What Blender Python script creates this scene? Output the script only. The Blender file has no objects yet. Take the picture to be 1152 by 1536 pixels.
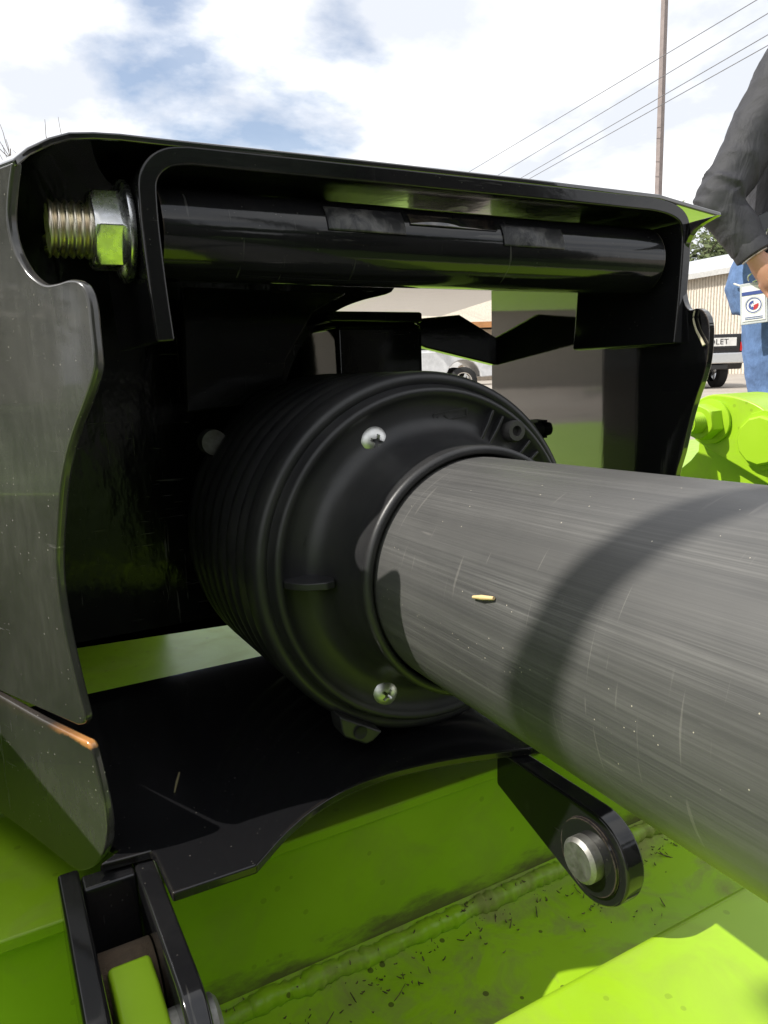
import bpy, bmesh, math, random
from mathutils import Vector, Matrix, noise as mnoise
random.seed(7)
S = bpy.context.scene
COL = S.collection

# ------------------------------------------------------------------ camera
H = 0.65                                  # lens height above the ground
CAM = Vector((0, 0, H))
F, CX, CY = 1109.0, 576.0, 768.0
AX = Vector((0.87545383, -0.48215344, -0.03329641))    # camera right
AD = Vector((-0.1177818, -0.14602679, -0.98224418))    # camera down
AF = Vector((0.46873024, 0.86383114, -0.18462861))     # camera forward
cd = bpy.data.cameras.new('camera'); cam = bpy.data.objects.new('camera', cd); COL.objects.link(cam)
cd.sensor_fit = 'VERTICAL'; cd.sensor_height = 36; cd.lens = 36 * F / 1536
cd.clip_start = 0.01; cd.clip_end = 2000
rot = Matrix((AX, -AD, -AF)).transposed()
cam.matrix_world = Matrix.Translation(CAM) @ rot.to_4x4()
S.camera = cam

# ------------------------------------------------------------------ light
SUN_T = Vector((0.92, -0.22, -1.0)).normalized()       # the way the sunlight travels
to_sun = -SUN_T
el = math.asin(to_sun.z); az = math.atan2(to_sun.x, to_sun.y)
sl = bpy.data.lights.new('sun', 'SUN'); sl.energy = 3.9; sl.angle = math.radians(0.5); sl.color = (1, .955, .88)
so = bpy.data.objects.new('sun', sl); COL.objects.link(so)
so.rotation_euler = SUN_T.to_track_quat('-Z', 'Y').to_euler(); so.location = (-8, 4, 12)
S.view_settings.view_transform = 'Standard'; S.view_settings.look = 'None'
S.view_settings.gamma = 1; S.view_settings.use_curve_mapping = False
S.view_settings.exposure = 0.58
S.cycles.use_denoising = True
S.cycles.max_bounces = 10; S.cycles.diffuse_bounces = 5; S.cycles.glossy_bounces = 6
S.cycles.sample_clamp_indirect = 6


class NT:
    """small node-tree writer"""
    def __init__(s, tree):
        s.t = tree; s.n = tree.nodes; s.l = tree.links
    def add(s, kind, ins=None, **props):
        nd = s.n.new(kind)
        for k, v in props.items(): setattr(nd, k, v)
        for k, v in (ins or {}).items():
            sock = nd.inputs[k]
            if isinstance(v, bpy.types.NodeSocket): s.l.new(v, sock)
            else: sock.default_value = v
        return nd
    def math(s, op, a, b=0.0, clamp=False):
        return s.add('ShaderNodeMath', {0: a, 1: b}, operation=op, use_clamp=clamp).outputs[0]
    def ramp(s, fac, stops):
        nd = s.add('ShaderNodeValToRGB', {'Fac': fac}); cr = nd.color_ramp
        while len(cr.elements) < len(stops): cr.elements.new(.5)
        for e, (p, c) in zip(cr.elements, stops):
            e.position = p; e.color = (c, c, c, 1) if isinstance(c, (int, float)) else (*c, 1)
        return nd.outputs['Color']
    def noise(s, vec, scale, detail=4, rough=.5, dist=0):
        return s.add('ShaderNodeTexNoise', {'Vector': vec, 'Scale': scale, 'Detail': detail, 'Roughness': rough, 'Distortion': dist}).outputs['Fac']
    def mix(s, fac, a, b, blend='MIX'):
        nd = s.n.new('ShaderNodeMix'); nd.data_type = 'RGBA'; nd.blend_type = blend
        for i, v in ((0, fac), (6, a), (7, b)):
            if isinstance(v, bpy.types.NodeSocket): s.l.new(v, nd.inputs[i])
            elif i == 0: nd.inputs[0].default_value = v
            else: nd.inputs[i].default_value = (*v, 1) if len(v) == 3 else v
        return nd.outputs[2]
    def mapping(s, vec, scale=(1, 1, 1), rot=(0, 0, 0), loc=(0, 0, 0)):
        return s.add('ShaderNodeMapping', {'Vector': vec, 'Scale': scale, 'Rotation': rot, 'Location': loc}).outputs[0]


W = bpy.data.worlds.new('World'); S.world = W; W.use_nodes = True
w = NT(W.node_tree); w.n.clear()
sky = w.add('ShaderNodeTexSky', sky_type='NISHITA', sun_disc=False, sun_elevation=el, sun_rotation=az, dust_density=1.2)
bg_sky = w.add('ShaderNodeBackground', {'Color': sky.outputs[0], 'Strength': 0.115})
geo = w.add('ShaderNodeTexCoord').outputs['Generated']
sep = w.add('ShaderNodeSeparateXYZ', {0: geo})
zz = w.math('ADD', w.math('MAXIMUM', sep.outputs[2], 0.0), 0.22)
pl = w.add('ShaderNodeCombineXYZ', {0: w.math('DIVIDE', sep.outputs[0], zz), 1: w.math('DIVIDE', sep.outputs[1], zz), 2: 3.7}).outputs[0]
n1 = w.noise(pl, 1.35, 12, .56, .12)
n2 = w.noise(w.mapping(pl, loc=(4.2, 1.1, 0)), 2.4, 10, .55, .15)
# a clearing in the clouds, high up ahead and to the left
CLEAR = (AF + AX * ((395 - CX) / F) + AD * ((20 - CY) / F)).normalized()
dt = w.add('ShaderNodeVectorMath', {0: geo, 1: CLEAR}, operation='DOT_PRODUCT').outputs['Value']
hole = w.ramp(dt, [(0.965, 0.0), (0.996, 1.0)])
cover = w.math('SUBTRACT', w.math('ADD', n1, 0.27), w.math('MULTIPLY', hole, 0.30))
mask = w.ramp(cover, [(0.43, 0.22), (0.525, 1.0)])
ccol = w.ramp(n2, [(0.40, (.64, .67, .73)), (0.60, (1.0, 1.0, 1.0))])
bg_cl = w.add('ShaderNodeBackground', {'Color': ccol, 'Strength': 0.93})
mx = w.add('ShaderNodeMixShader', {0: mask, 1: bg_sky.outputs[0], 2: bg_cl.outputs[0]})
w.add('ShaderNodeOutputWorld', {'Surface': mx.outputs[0]})

# ------------------------------------------------------------------ measuring helpers: view rays met with real planes
def ray(px, py):
    return (AX * ((px - CX) / F) + AD * ((py - CY) / F) + AF).normalized()
def hit(px, py, p, n):
    r = ray(px, py); n = Vector(n); return CAM + r * ((Vector(p) - CAM).dot(n) / r.dot(n))
def hx(px, py, x): return hit(px, py, (x, 0, 0), (1, 0, 0))
def hy(px, py, y): return hit(px, py, (0, y, 0), (0, 1, 0))
def hz(px, py, z): return hit(px, py, (0, 0, z), (0, 0, 1))
def at(px, py, d): return CAM + (AX * ((px - CX) / F) + AD * ((py - CY) / F) + AF) * d

# ------------------------------------------------------------------ materials
def mat(name, base, rough=.5, metal=0.0, spec=.5, coat=0.0):
    m = bpy.data.materials.new(name); m.use_nodes = True
    t = NT(m.node_tree); b = t.n['Principled BSDF']
    b.inputs['Base Color'].default_value = (*base, 1); b.inputs['Roughness'].default_value = rough
    b.inputs['Metallic'].default_value = metal; b.inputs['Specular IOR Level'].default_value = spec
    b.inputs['Coat Weight'].default_value = coat; b.inputs['Coat Roughness'].default_value = .05
    m['t'] = 1
    return m, t, b
def pos(t): return t.add('ShaderNodeNewGeometry').outputs['Position']
def objco(t): return t.add('ShaderNodeTexCoord').outputs['Object']
def bump(t, b, h, strength, dist=.001):
    t.l.new(t.add('ShaderNodeBump', {'Height': h, 'Strength': strength, 'Distance': dist}).outputs[0], b.inputs['Normal'])
def specks(t, vec, scale, size, keep):
    v = t.add('ShaderNodeTexVoronoi', {'Vector': vec, 'Scale': scale, 'Randomness': 1.0})
    dot = t.math('LESS_THAN', v.outputs['Distance'], size)
    sel = t.add('ShaderNodeSeparateColor', {0: v.outputs['Color']})
    return t.math('MULTIPLY', dot, t.math('LESS_THAN', sel.outputs[0], keep))

def black_paint(name, dust=0.0, rough=.1, smear=.35, wave=.12, vert=1.6, scuff=.16, coat=0.0, spec=.5, edge=.75):
    m, t, b = mat(name, (.008, .008, .009), rough, 0, spec, coat)
    p = pos(t)
    cloud = t.noise(p, 14, 7, .66, .5)
    fine = t.noise(t.mapping(p, (1, 1, .22)), 320, 4, .65)
    sp = specks(t, p, 620, .16, .12)
    sp2 = specks(t, p, 270, .08, .10)
    film = t.math('MULTIPLY', t.ramp(cloud, [(.40, 0.0), (.70, 1.0)]), t.ramp(fine, [(.3, .25), (.7, 1.0)]))
    fac = t.math('ADD', t.math('MULTIPLY', film, smear * max(dust, .05)), dust, True)
    col = t.mix(fac, (.008, .008, .009), (.36, .345, .32))
    # scuffs: short thin strokes in two directions, only in patches
    s_a = t.ramp(t.noise(t.mapping(p, (30, 30, 420), (.5, .2, .4)), 1.0, 3, .6), [(.66, 0.0), (.70, 1.0)])
    s_b = t.ramp(t.noise(t.mapping(p, (380, 24, 24), (.3, .9, .2)), 1.0, 3, .6), [(.67, 0.0), (.71, 1.0)])
    patch = t.ramp(t.noise(p, 11, 4, .6), [(.5, 0.0), (.62, 1.0)])
    sc = t.math('MULTIPLY', t.math('MULTIPLY', t.math('MAXIMUM', s_a, s_b), patch), scuff)
    col = t.mix(sc, col, (.30, .29, .27))
    bn = t.add('ShaderNodeBevel', {'Radius': .0011}, samples=4).outputs[0]
    gn = t.add('ShaderNodeNewGeometry').outputs['Normal']
    dn = t.add('ShaderNodeVectorMath', {0: bn, 1: gn}, operation='DOT_PRODUCT').outputs['Value']
    ew = t.math('MULTIPLY', t.ramp(t.math('SUBTRACT', 1.0, dn), [(.02, 0.0), (.22, 1.0)]), t.ramp(t.noise(p, 75, 6, .7), [(.42, .05), (.62, 1.0)]))
    col = t.mix(t.math('MULTIPLY', ew, edge), col, t.mix(t.noise(p, 160, 4), (.16, .085, .045), (.26, .24, .21)))
    sp = t.math('MULTIPLY', t.math('MAXIMUM', sp, sp2), t.ramp(t.noise(p, 24, 4, .6), [(.42, .08), (.6, 1.0)]))
    sf = t.math('MULTIPLY', sp, .5 if dust > .02 else .10)
    col = t.mix(sf, col, (.6, .56, .48))
    t.l.new(col, b.inputs['Base Color'])
    r = t.math('ADD', t.math('MULTIPLY', t.math('ADD', fac, sc), .55), rough, True)
    t.l.new(r, b.inputs['Roughness'])
    bump(t, b, t.noise(t.mapping(p, (1, 1, vert)), 95, 3, .5), wave, .0006)
    return m
BLACK = black_paint('black gloss paint')
BLACK_DUST = black_paint('black paint under dust', .066, .15, 1.9, .14, 1.6, .6, .5)
BLACK_FLOOR = black_paint('black paint with thin dirt', .0, .12, .12, .12, 1.6, .2)
BLACK_REAR = black_paint('black paint, uneven inside', .0, .17, .3, .9, .5, .5)
BLACK_MIRROR = black_paint('black paint, high gloss', .0, .05, .3, .16, .18, .12, 1.0, .9)

def rusty_black():
    m = black_paint('black paint rusting at the cut edge', .06, .22, 1.5, .14, 1.6, .5, .5)
    t = NT(m.node_tree); b = t.n['Principled BSDF']
    old = b.inputs['Base Color'].links[0].from_socket
    p = pos(t); z = t.add('ShaderNodeSeparateXYZ', {0: p}).outputs[2]
    n = t.noise(p, 60, 6, .65)
    edge = t.math('SUBTRACT', t.math('MULTIPLY', t.math('SUBTRACT', z, RUST_Z), 260), t.math('MULTIPLY', n, 1.6))
    y_ = t.add('ShaderNodeSeparateXYZ', {0: p}).outputs[1]
    near = t.ramp(t.math('ADD', t.math('MULTIPLY', t.math('SUBTRACT', y_, RUST_Y), 34), t.math('MULTIPLY', t.noise(p, 90, 5), .5)), [(.3, 1.0), (1.2, .02)])
    f = t.math('MULTIPLY', t.ramp(edge, [(0.0, 0.0), (.25, 1.0)]), near)
    t.l.new(t.mix(f, old, t.mix(t.noise(p, 200, 3), (.40, .11, .012), (.56, .33, .13))), b.inputs['Base Color'])
    return m

def lime_paint(name='lime paint', dirt=0.0):
    m, t, b = mat(name, (.30, .50, .016), .38, 0, .4)
    p = pos(t)
    n = t.noise(p, 16, 6, .6, .3)
    col = t.mix(t.ramp(n, [(.35, 0.0), (.7, 1.0)]), (.285, .49, .013), (.325, .535, .024))
    if dirt:
        d = t.math('MULTIPLY', t.ramp(t.noise(p, 34, 8, .68, .5), [(.47, 0.0), (.66, 1.0)]), dirt)
        col = t.mix(d, col, (.24, .22, .09))
        sp = t.math('MULTIPLY', specks(t, p, 170, .22, .10), dirt)
        col = t.mix(sp, col, (.05, .04, .015))
        t.l.new(t.math('ADD', t.math('MULTIPLY', d, .5), .32, True), b.inputs['Roughness'])
    t.l.new(col, b.inputs['Base Color'])
    bump(t, b, t.noise(p, 130, 3, .5), .12, .0006)
    return m
LIME = lime_paint()
LIME_DIRTY = lime_paint('lime paint with dry clippings', .75)
LIME_DUST = lime_paint('lime paint lightly soiled', .22)
def grimy_wall(z0):
    m = lime_paint('lime paint, grimy above the weld', .22); t = NT(m.node_tree); b = t.n['Principled BSDF']
    old = b.inputs['Base Color'].links[0].from_socket; p = pos(t); z = t.add('ShaderNodeSeparateXYZ', {0: p}).outputs[2]
    h = t.math('MULTIPLY', t.math('SUBTRACT', z, z0), 1 / .022)
    n = t.noise(t.mapping(p, (.6, 1, 1.6)), 46, 7, .7)
    f = t.ramp(t.math('SUBTRACT', t.math('MULTIPLY', n, 1.9), t.math('ADD', h, .28)), [(.05, 0.0), (.5, .85)])
    t.l.new(t.mix(f, old, (.115, .10, .045)), b.inputs['Base Color'])
    t.l.new(t.math('ADD', t.math('MULTIPLY', f, .4), .38), b.inputs['Roughness'])
    return m

def zinc(name, a, bcol, rough=.22):
    m, t, b = mat(name, a, rough, 1.0)
    p = pos(t)
    n = t.noise(p, 160, 5, .6)
    t.l.new(t.mix(t.ramp(n, [(.4, 0.0), (.66, 1.0)]), a, bcol), b.inputs['Base Color'])
    t.l.new(t.math('ADD', t.math('MULTIPLY', t.noise(p, 400, 3), .3), rough - .08), b.inputs['Roughness'])
    return m
ZINC = zinc('zinc plated steel', (.74, .75, .76), (.6, .6, .58), .2)
ZINC_SCREW = zinc('dull zinc screw', (.78, .78, .76), (.62, .62, .58), .36)
ZINC_YELLOW = zinc('yellowed zinc thread', (.86, .80, .64), (.80, .68, .56), .24)
STEEL = zinc('weathered pin steel', (.36, .36, .34), (.22, .21, .19), .5)

def rubberish(name, base, rough, wear=0.0):
    m, t, b = mat(name, base, rough, 0, .5)
    p = pos(t)
    n = t.noise(p, 30, 6, .6)
    t.l.new(t.mix(t.math('MULTIPLY', t.ramp(n, [(.45, 0.0), (.75, 1.0)]), wear), base, (.16, .155, .14)), b.inputs['Base Color'])
    t.l.new(t.math('ADD', t.math('MULTIPLY', t.noise(p, 90, 4), .16), rough - .06), b.inputs['Roughness'])
    bump(t, b, t.noise(p, 1400, 2, .5), .10, .0003)
    return m
PLASTIC = rubberish('moulded black plastic', (.017, .017, .0185), .40, .12)
PLASTIC_DARK = rubberish('dark plastic and hole shade', (.007, .007, .008), .6)

# ------------------------------------------------------------------ mesh helpers
def link(name, me, m=None, parent=None, smooth=None):
    o = bpy.data.objects.new(name, me); COL.objects.link(o)
    if m is not None:
        for x in (m if isinstance(m, (list, tuple)) else [m]): me.materials.append(x)
    if smooth is not None:
        for p in me.polygons: p.use_smooth = True
        if smooth < 3:
            me.set_sharp_from_angle(angle=smooth)
    if parent is not None:
        o.parent = parent
        o.matrix_parent_inverse = parent.matrix_world.inverted()
    return o
def frombm(name, bm, m=None, parent=None, smooth=None):
    bmesh.ops.recalc_face_normals(bm, faces=bm.faces)
    me = bpy.data.meshes.new(name); bm.to_mesh(me); bm.free()
    return link(name, me, m, parent, smooth)
def thing(name, label, cat, loc, group=None, rz=0.0):
    o = bpy.data.objects.new(name, None); COL.objects.link(o); o.location = loc; o.rotation_euler = (0, 0, rz)
    o.empty_display_size = .02
    o['label'] = label; o['category'] = cat
    if group: o['group'] = group
    bpy.context.view_layer.update()
    return o
def tag(o, label, cat, group=None, kind=None):
    o['label'] = label; o['category'] = cat
    if group: o['group'] = group
    if kind: o['kind'] = kind
    return o
def bevel(o, width=.001, seg=2, ang=35):
    b = o.modifiers.new('bevel', 'BEVEL'); b.width = width; b.segments = seg; b.limit_method = 'ANGLE'; b.angle_limit = math.radians(ang)
    b.harden_normals = True
    return o
def plate(name, pts, off, m, parent=None, bev=.0012, bm=None):
    """a flat plate: an outline and the offset to its other face"""
    own = bm is None
    bm = bm or bmesh.new(); off = Vector(off)
    a = [bm.verts.new(p) for p in pts]; b = [bm.verts.new(Vector(p) + off) for p in pts]
    bm.faces.new(a); bm.faces.new(list(reversed(b)))
    k = len(a)
    for i in range(k): bm.faces.new((a[i], b[i], b[(i + 1) % k], a[(i + 1) % k]))
    if not own: return
    o = frombm(name, bm, m, parent, math.radians(32))
    if bev: bevel(o, bev)
    return o
def smooth_line(pts, n=5):
    """Catmull-Rom through the points"""
    out = []; P = [Vector(p) for p in pts]
    for i in range(len(P) - 1):
        p0 = P[max(i - 1, 0)]; p1 = P[i]; p2 = P[i + 1]; p3 = P[min(i + 2, len(P) - 1)]
        for j in range(n):
            t = j / n
            out.append(.5 * ((2 * p1) + (p2 - p0) * t + (2 * p0 - 5 * p1 + 4 * p2 - p3) * t * t + (3 * p1 - p0 - 3 * p2 + p3) * t ** 3))
    out.append(P[-1]); return out
def frame_of(d):
    d = Vector(d).normalized(); u = d.cross(Vector((0, 0, 1)))
    if u.length < 1e-4: u = Vector((1, 0, 0))
    u.normalize(); v = u.cross(d); return d, u, v
def lathe_bm(bm, prof, c, axis, n=64, closed_ends=True, rfun=None):
    d, u, v = frame_of(axis); c = Vector(c); rings = []
    for s, r in prof:
        ring = []
        for k in range(n):
            a = 2 * math.pi * k / n; rr = r if rfun is None else rfun(s, r, a)
            ring.append(bm.verts.new(c + d * s + (u * math.cos(a) + v * math.sin(a)) * rr))
        rings.append(ring)
    for i in range(len(rings) - 1):
        for k in range(n):
            bm.faces.new((rings[i][k], rings[i][(k + 1) % n], rings[i + 1][(k + 1) % n], rings[i + 1][k]))
    if closed_ends:
        bm.faces.new(list(reversed(rings[0]))); bm.faces.new(rings[-1])
def lathe(name, prof, c, axis, m, parent=None, n=64, ends=True, sharp=40, rfun=None):
    bm = bmesh.new(); lathe_bm(bm, prof, c, axis, n, ends, rfun)
    return frombm(name, bm, m, parent, math.radians(sharp))
def tube_bm(bm, pts, rad, n=10):
    pts = [Vector(p) for p in pts]; rings = []
    for i, p in enumerate(pts):
        t = (pts[min(i + 1, len(pts) - 1)] - pts[max(i - 1, 0)]).normalized()
        _, u, v = frame_of(t); r = rad[i] if isinstance(rad, (list, tuple)) else rad
        rings.append([bm.verts.new(p + (u * math.cos(2 * math.pi * k / n) + v * math.sin(2 * math.pi * k / n)) * r) for k in range(n)])
    for i in range(len(rings) - 1):
        for k in range(n):
            bm.faces.new((rings[i][k], rings[i][(k + 1) % n], rings[i + 1][(k + 1) % n], rings[i + 1][k]))
    bm.faces.new(list(reversed(rings[0]))); bm.faces.new(rings[-1])
def tube(name, pts, rad, m, parent=None, n=10):
    bm = bmesh.new(); tube_bm(bm, pts, rad, n); return frombm(name, bm, m, parent, math.radians(50))
def box_bm(bm, c, sx, sy, sz, R=None):
    r = bmesh.ops.create_cube(bm, size=1)['verts']
    for v in r:
        q = Vector((v.co.x * sx, v.co.y * sy, v.co.z * sz)); v.co = Vector(c) + (R @ q if R else q)
def box(name, c, sx, sy, sz, m, parent=None, bev=.0, R=None):
    bm = bmesh.new(); box_bm(bm, c, sx, sy, sz, R); o = frombm(name, bm, m, parent, math.radians(30))
    if bev: bevel(o, bev)
    return o
def hex_bm(bm, c, axis, r, s0, s1, cham=.0015, twist=0.0):
    """hexagon with chamfered outer corners"""
    d, u, v = frame_of(axis); c = Vector(c); rings = []
    def ring(s, f, k6=False):
        out = []
        for k in range(36):
            a = 2 * math.pi * k / 36
            h = r * math.cos(math.pi / 6) / math.cos((a % (math.pi / 3)) - math.pi / 6)
            rr = min(h, f); out.append(bm.verts.new(c + d * s + (u * math.cos(a + twist) + v * math.sin(a + twist)) * rr))
        return out
    for s, f in ((s0, r), (s1 - cham, r), (s1 - cham * .5, r * .955), (s1, r * .90), (s1, r * .66)):
        rings.append(ring(s, f))
    for i in range(len(rings) - 1):
        for k in range(36):
            bm.faces.new((rings[i][k], rings[i][(k + 1) % 36], rings[i + 1][(k + 1) % 36], rings[i + 1][k]))
    bm.faces.new(rings[-1]); bm.faces.new(list(reversed(rings[0])))
def thread(name, c, axis, r, s0, s1, pitch, m, parent):
    prof = []; s = s0; d = .56 * pitch
    while s < s1 - pitch * .99:
        prof += [(s, r - d), (s + pitch * .36, r - .1 * d), (s + pitch * .5, r), (s + pitch * .64, r - .1 * d)]; s += pitch
    prof += [(s, r - d), (s + pitch * .2, r - d * 1.2), (s + pitch * .22, .0004)]
    bm = bmesh.new(); n = 48; dd, u, v = frame_of(axis); c = Vector(c); rings = []
    for q, rr in prof:
        rings.append([bm.verts.new(c + dd * (q + (pitch * k / n if 0 < len(rings) < len(prof) - 3 else 0)) + (u * math.cos(2 * math.pi * k / n) + v * math.sin(2 * math.pi * k / n)) * rr) for k in range(n)])
    for i in range(len(rings) - 1):
        for k in range(n): bm.faces.new((rings[i][k], rings[i][(k + 1) % n], rings[i + 1][(k + 1) % n], rings[i + 1][k]))
    return frombm(name, bm, m, parent, math.radians(60))

# ------------------------------------------------------------------ the setting: ground
def ground_mat():
    m, t, b = mat('gravel yard with grass', (.3, .27, .23), .9, 0, .2)
    p = pos(t); sp = t.add('ShaderNodeSeparateXYZ', {0: p})
    n = t.noise(p, .5, 8, .6); g = t.noise(p, 40, 4, .7); big = t.noise(p, .13, 4, .5)
    gravel = t.mix(t.ramp(n, [(.3, 0.0), (.7, 1.0)]), (.33, .285, .24), (.46, .42, .37))
    gravel = t.mix(t.math('MULTIPLY', g, .5), gravel, (.2, .18, .16))
    grass = t.mix(t.noise(p, 9, 6, .7), (.03, .065, .012), (.10, .16, .035))
    left = t.math('ADD', t.math('MULTIPLY', t.math('ADD', sp.outputs[0], t.math('MULTIPLY', sp.outputs[1], .45)), -.13), t.math('MULTIPLY', big, 1.2))
    left = t.math('ADD', left, t.math('MULTIPLY', t.math('LESS_THAN', sp.outputs[1], -.5), .45))
    f = t.ramp(left, [(.75, 0.0), (.95, 1.0)])
    t.l.new(t.mix(f, gravel, grass), b.inputs['Base Color'])
    bump(t, b, t.noise(p, 55, 6, .7), .6, .02)
    return m
bm = bmesh.new(); r = 900
vs = [bm.verts.new((x, y, 0)) for x, y in ((-r, -r), (r, -r), (r, r), (-r, r))]; bm.faces.new(vs)
g = frombm('ground', bm, ground_mat()); g['kind'] = 'structure'; g['label'] = 'pale gravel yard with grass to the left'; g['category'] = 'ground'

# ------------------------------------------------------------------ hitch frame (black, bolted and welded steel)
DB = 0.230
YB = at(247, 400, DB).y
XL = hy(225, 400, YB).x
K = DB / .28
frame = thing('hitch_frame', 'glossy black steel hitch frame with a dusty flared side plate and bolted bracket', 'hitch frame', (.19, YB, H - .15))

# front bracket: a thick strip bent into an upside-down U
B_D = .078 * K * 1.05
outer = smooth_line([hy(x, y, YB) for x, y in ((236, 514), (229, 470), (221, 415), (212, 345), (208, 300), (207, 268), (214, 246), (229, 229), (252, 219), (285, 217.5))], 4)
outer += smooth_line([hy(x, y, YB) for x, y in ((400, 230), (600, 252), (800, 274.5), (950, 291.5), (985, 296), (1011, 304), (1028, 317), (1036, 337), (1037, 370), (1031, 450), (1024, 517))], 4)
def inset(line, d):
    out = []
    for i, p in enumerate(line):
        t = (line[min(i + 1, len(line) - 1)] - line[max(i - 1, 0)]); t.y = 0; t.normalize()
        out.append(p + Vector((t.z, 0, -t.x)) * d)
    return out
inner = inset(outer, .0058)
bm = bmesh.new()
A = [[bm.verts.new(p + Vector((0, y, 0))) for p in ln] for ln in (outer, inner) for y in (0, B_D)]
fo, bo, fi, bi = A
k = len(outer)
for i in range(k - 1):
    bm.faces.new((fo[i], fo[i + 1], fi[i + 1], fi[i])); bm.faces.new((bo[i], bi[i], bi[i + 1], bo[i + 1]))
    bm.faces.new((fo[i], bo[i], bo[i + 1], fo[i + 1])); bm.faces.new((fi[i], fi[i + 1], bi[i + 1], bi[i]))
for i in (0, k - 1): bm.faces.new((fo[i], fi[i], bi[i], bo[i]))
o = frombm('bracket', bm, BLACK, frame, math.radians(35)); bevel(o, .0009)

# cross tube, bolt and flange nut on the bracket's legs
YC = YB + .0185
Cn = hy(206, 350, YC); XN = Cn.x; Cn = Vector((XL + .002, YC, Cn.z))
bot = hit(330, 421, (0, YC - .005, 0), (0, 1, 0))
RT = Cn.z - bot.z
XR = hy(1022, 400, YB).x - .0062
lathe('cross_tube', [(0, RT * .62), (0, RT), (XR - XL - .006, RT), (XR - XL - .006, RT * .62)], (XL + .006, YC, Cn.z), (1, 0, 0), BLACK, frame, 96)
xn = lambda px: hy(px, 350, YC).x
fl_r = .0158
x_nut0 = hy(209, 345, YB).x - .0022; x_nut1 = xn(134); x_end = xn(72)
bolt = thread('bolt', (x_nut1 + .002, YC, Cn.z), (-1, 0, 0), .0088, 0, x_nut1 + .002 - x_end, .0023, ZINC_YELLOW, frame)
bm = bmesh.new(); hex_bm(bm, (x_nut0, YC, Cn.z), (-1, 0, 0), .0131, .0, x_nut0 - x_nut1, .0018, .0)
nut = frombm('nut', bm, ZINC, frame, math.radians(28)); bevel(nut, .0005, 2, 30)
lathe('nut_flange', [(-.0022, fl_r - .0005), (-.0016, fl_r), (-.0002, fl_r), (.0006, fl_r - .0010), (.0016, .0124), (.0017, .0100)], (x_nut0 + .0001, YC, Cn.z), (-1, 0, 0), ZINC, nut, 64)

# worn decal wrapped on the cross tube
m, t, b = mat('worn black decal', (.03, .03, .032), .35)
p = pos(t); nn = t.noise(t.mapping(p, (1, 1, .6)), 150, 6, .7, 1.0)
t.l.new(t.mix(t.ramp(nn, [(.45, 0.0), (.68, 1.0)]), (.014, .014, .016), (.12, .115, .11)), b.inputs['Base Color'])
bump(t, b, nn, .5, .001)
DECAL = m
def wrap(name, x0, x1, a0, a1, m, r=RT + .0006):
    bm = bmesh.new(); G = []
    for i in range(13):
        a = math.radians(a0 + (a1 - a0) * i / 12)
        G.append([bm.verts.new((x, YC - math.cos(a) * r, Cn.z + math.sin(a) * r)) for x in (x0, x1)])
    for i in range(12): bm.faces.new((G[i][0], G[i][1], G[i + 1][1], G[i + 1][0]))
    o = frombm(name, bm, m, frame, 4)
    sd = o.modifiers.new('t', 'SOLIDIFY'); sd.thickness = .0004
    return o
xt = lambda px, py: hy(px, py, YC - RT).x
wrap('worn_decal', xt(492, 320), xt(608, 325), 8, 44, DECAL)
wrap('worn_decal', xt(756, 340), xt(846, 345), 2, 36, DECAL)
wrap('worn_decal', xt(618, 325), xt(748, 340), 24, 42, BLACK_MIRROR)

# hood: one sheet folded down at its left end
FL = math.radians(25)
wdir = Vector((-math.sin(FL), math.cos(FL), 0)); wn = Vector((-math.cos(FL), -math.sin(FL), 0))
W0 = hy(20, 300, YB)
ft = [hit(20, 238, W0, wn)] + [hy(x, y, YB) for x, y in ((42, 220), (74, 205), (104, 197), (140, 196.5), (180, 199), (240, 206), (400, 223), (600, 245), (800, 268), (990, 291), (1040, 306), (1082, 318))]
nd = len(ft); LH = .17
bk = []
for i, p in enumerate(ft):
    f = max(0, 1 - i / 5); f2 = max(0, (i - 9) / 3)
    dv = wdir * f + Vector((0, 1, 0)) * (1 - f)
    dv.x += f2 * .14
    bk.append(p + dv * LH)
bm = bmesh.new()
va = [bm.verts.new(p) for p in ft]; vb = [bm.verts.new(p) for p in bk]
for i in range(nd - 1):
    bm.faces.new((va[i], va[i + 1], vb[i + 1], vb[i]))
o = frombm('hood', bm, BLACK_MIRROR, frame, math.radians(50))
for f in o.data.polygons:
    pass
sd = o.modifiers.new('t', 'SOLIDIFY'); sd.thickness = .0022; sd.offset = -1 if o.data.polygons[8].normal.z > 0 else 1
bevel(o, .0007)

# left side plate, flared outwards
wl = smooth_line([(20, 240), (14, 285), (12, 330), (20, 370), (35, 400), (50, 417), (66, 426), (84, 424), (101, 419), (116, 421), (127, 432), (134, 455), (138, 490), (143, 540), (141, 563), (128, 603), (112, 645), (100, 685), (92, 730), (87, 790), (85, 840), (88, 890), (98, 950), (110, 1005), (123, 1058), (128, 1077), (125, 1087), (116, 1089)] and [Vector((x, y, 0)) for x, y in ((20, 240), (14, 285), (12, 330), (20, 370), (35, 400), (50, 417), (66, 426), (84, 424), (101, 419), (116, 421), (127, 432), (134, 455), (138, 490), (143, 540), (141, 563), (128, 603), (112, 645), (100, 685), (92, 730), (87, 790), (85, 840), (88, 890), (98, 950), (110, 1005), (123, 1058), (128, 1077), (125, 1087), (116, 1089))], 3)
P = [hit(v.x, v.y, W0, wn) for v in wl]
zb = P[-1].z; zt = P[0].z
endb = Vector((P[-1].x, P[-1].y, zb)) + wdir * .5; endt = Vector((P[0].x, P[0].y, zt)) + wdir * .5
P += [endb, endt]
plate('side_plate', P, -wn * .0032, BLACK_DUST, frame, .0011)

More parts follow.
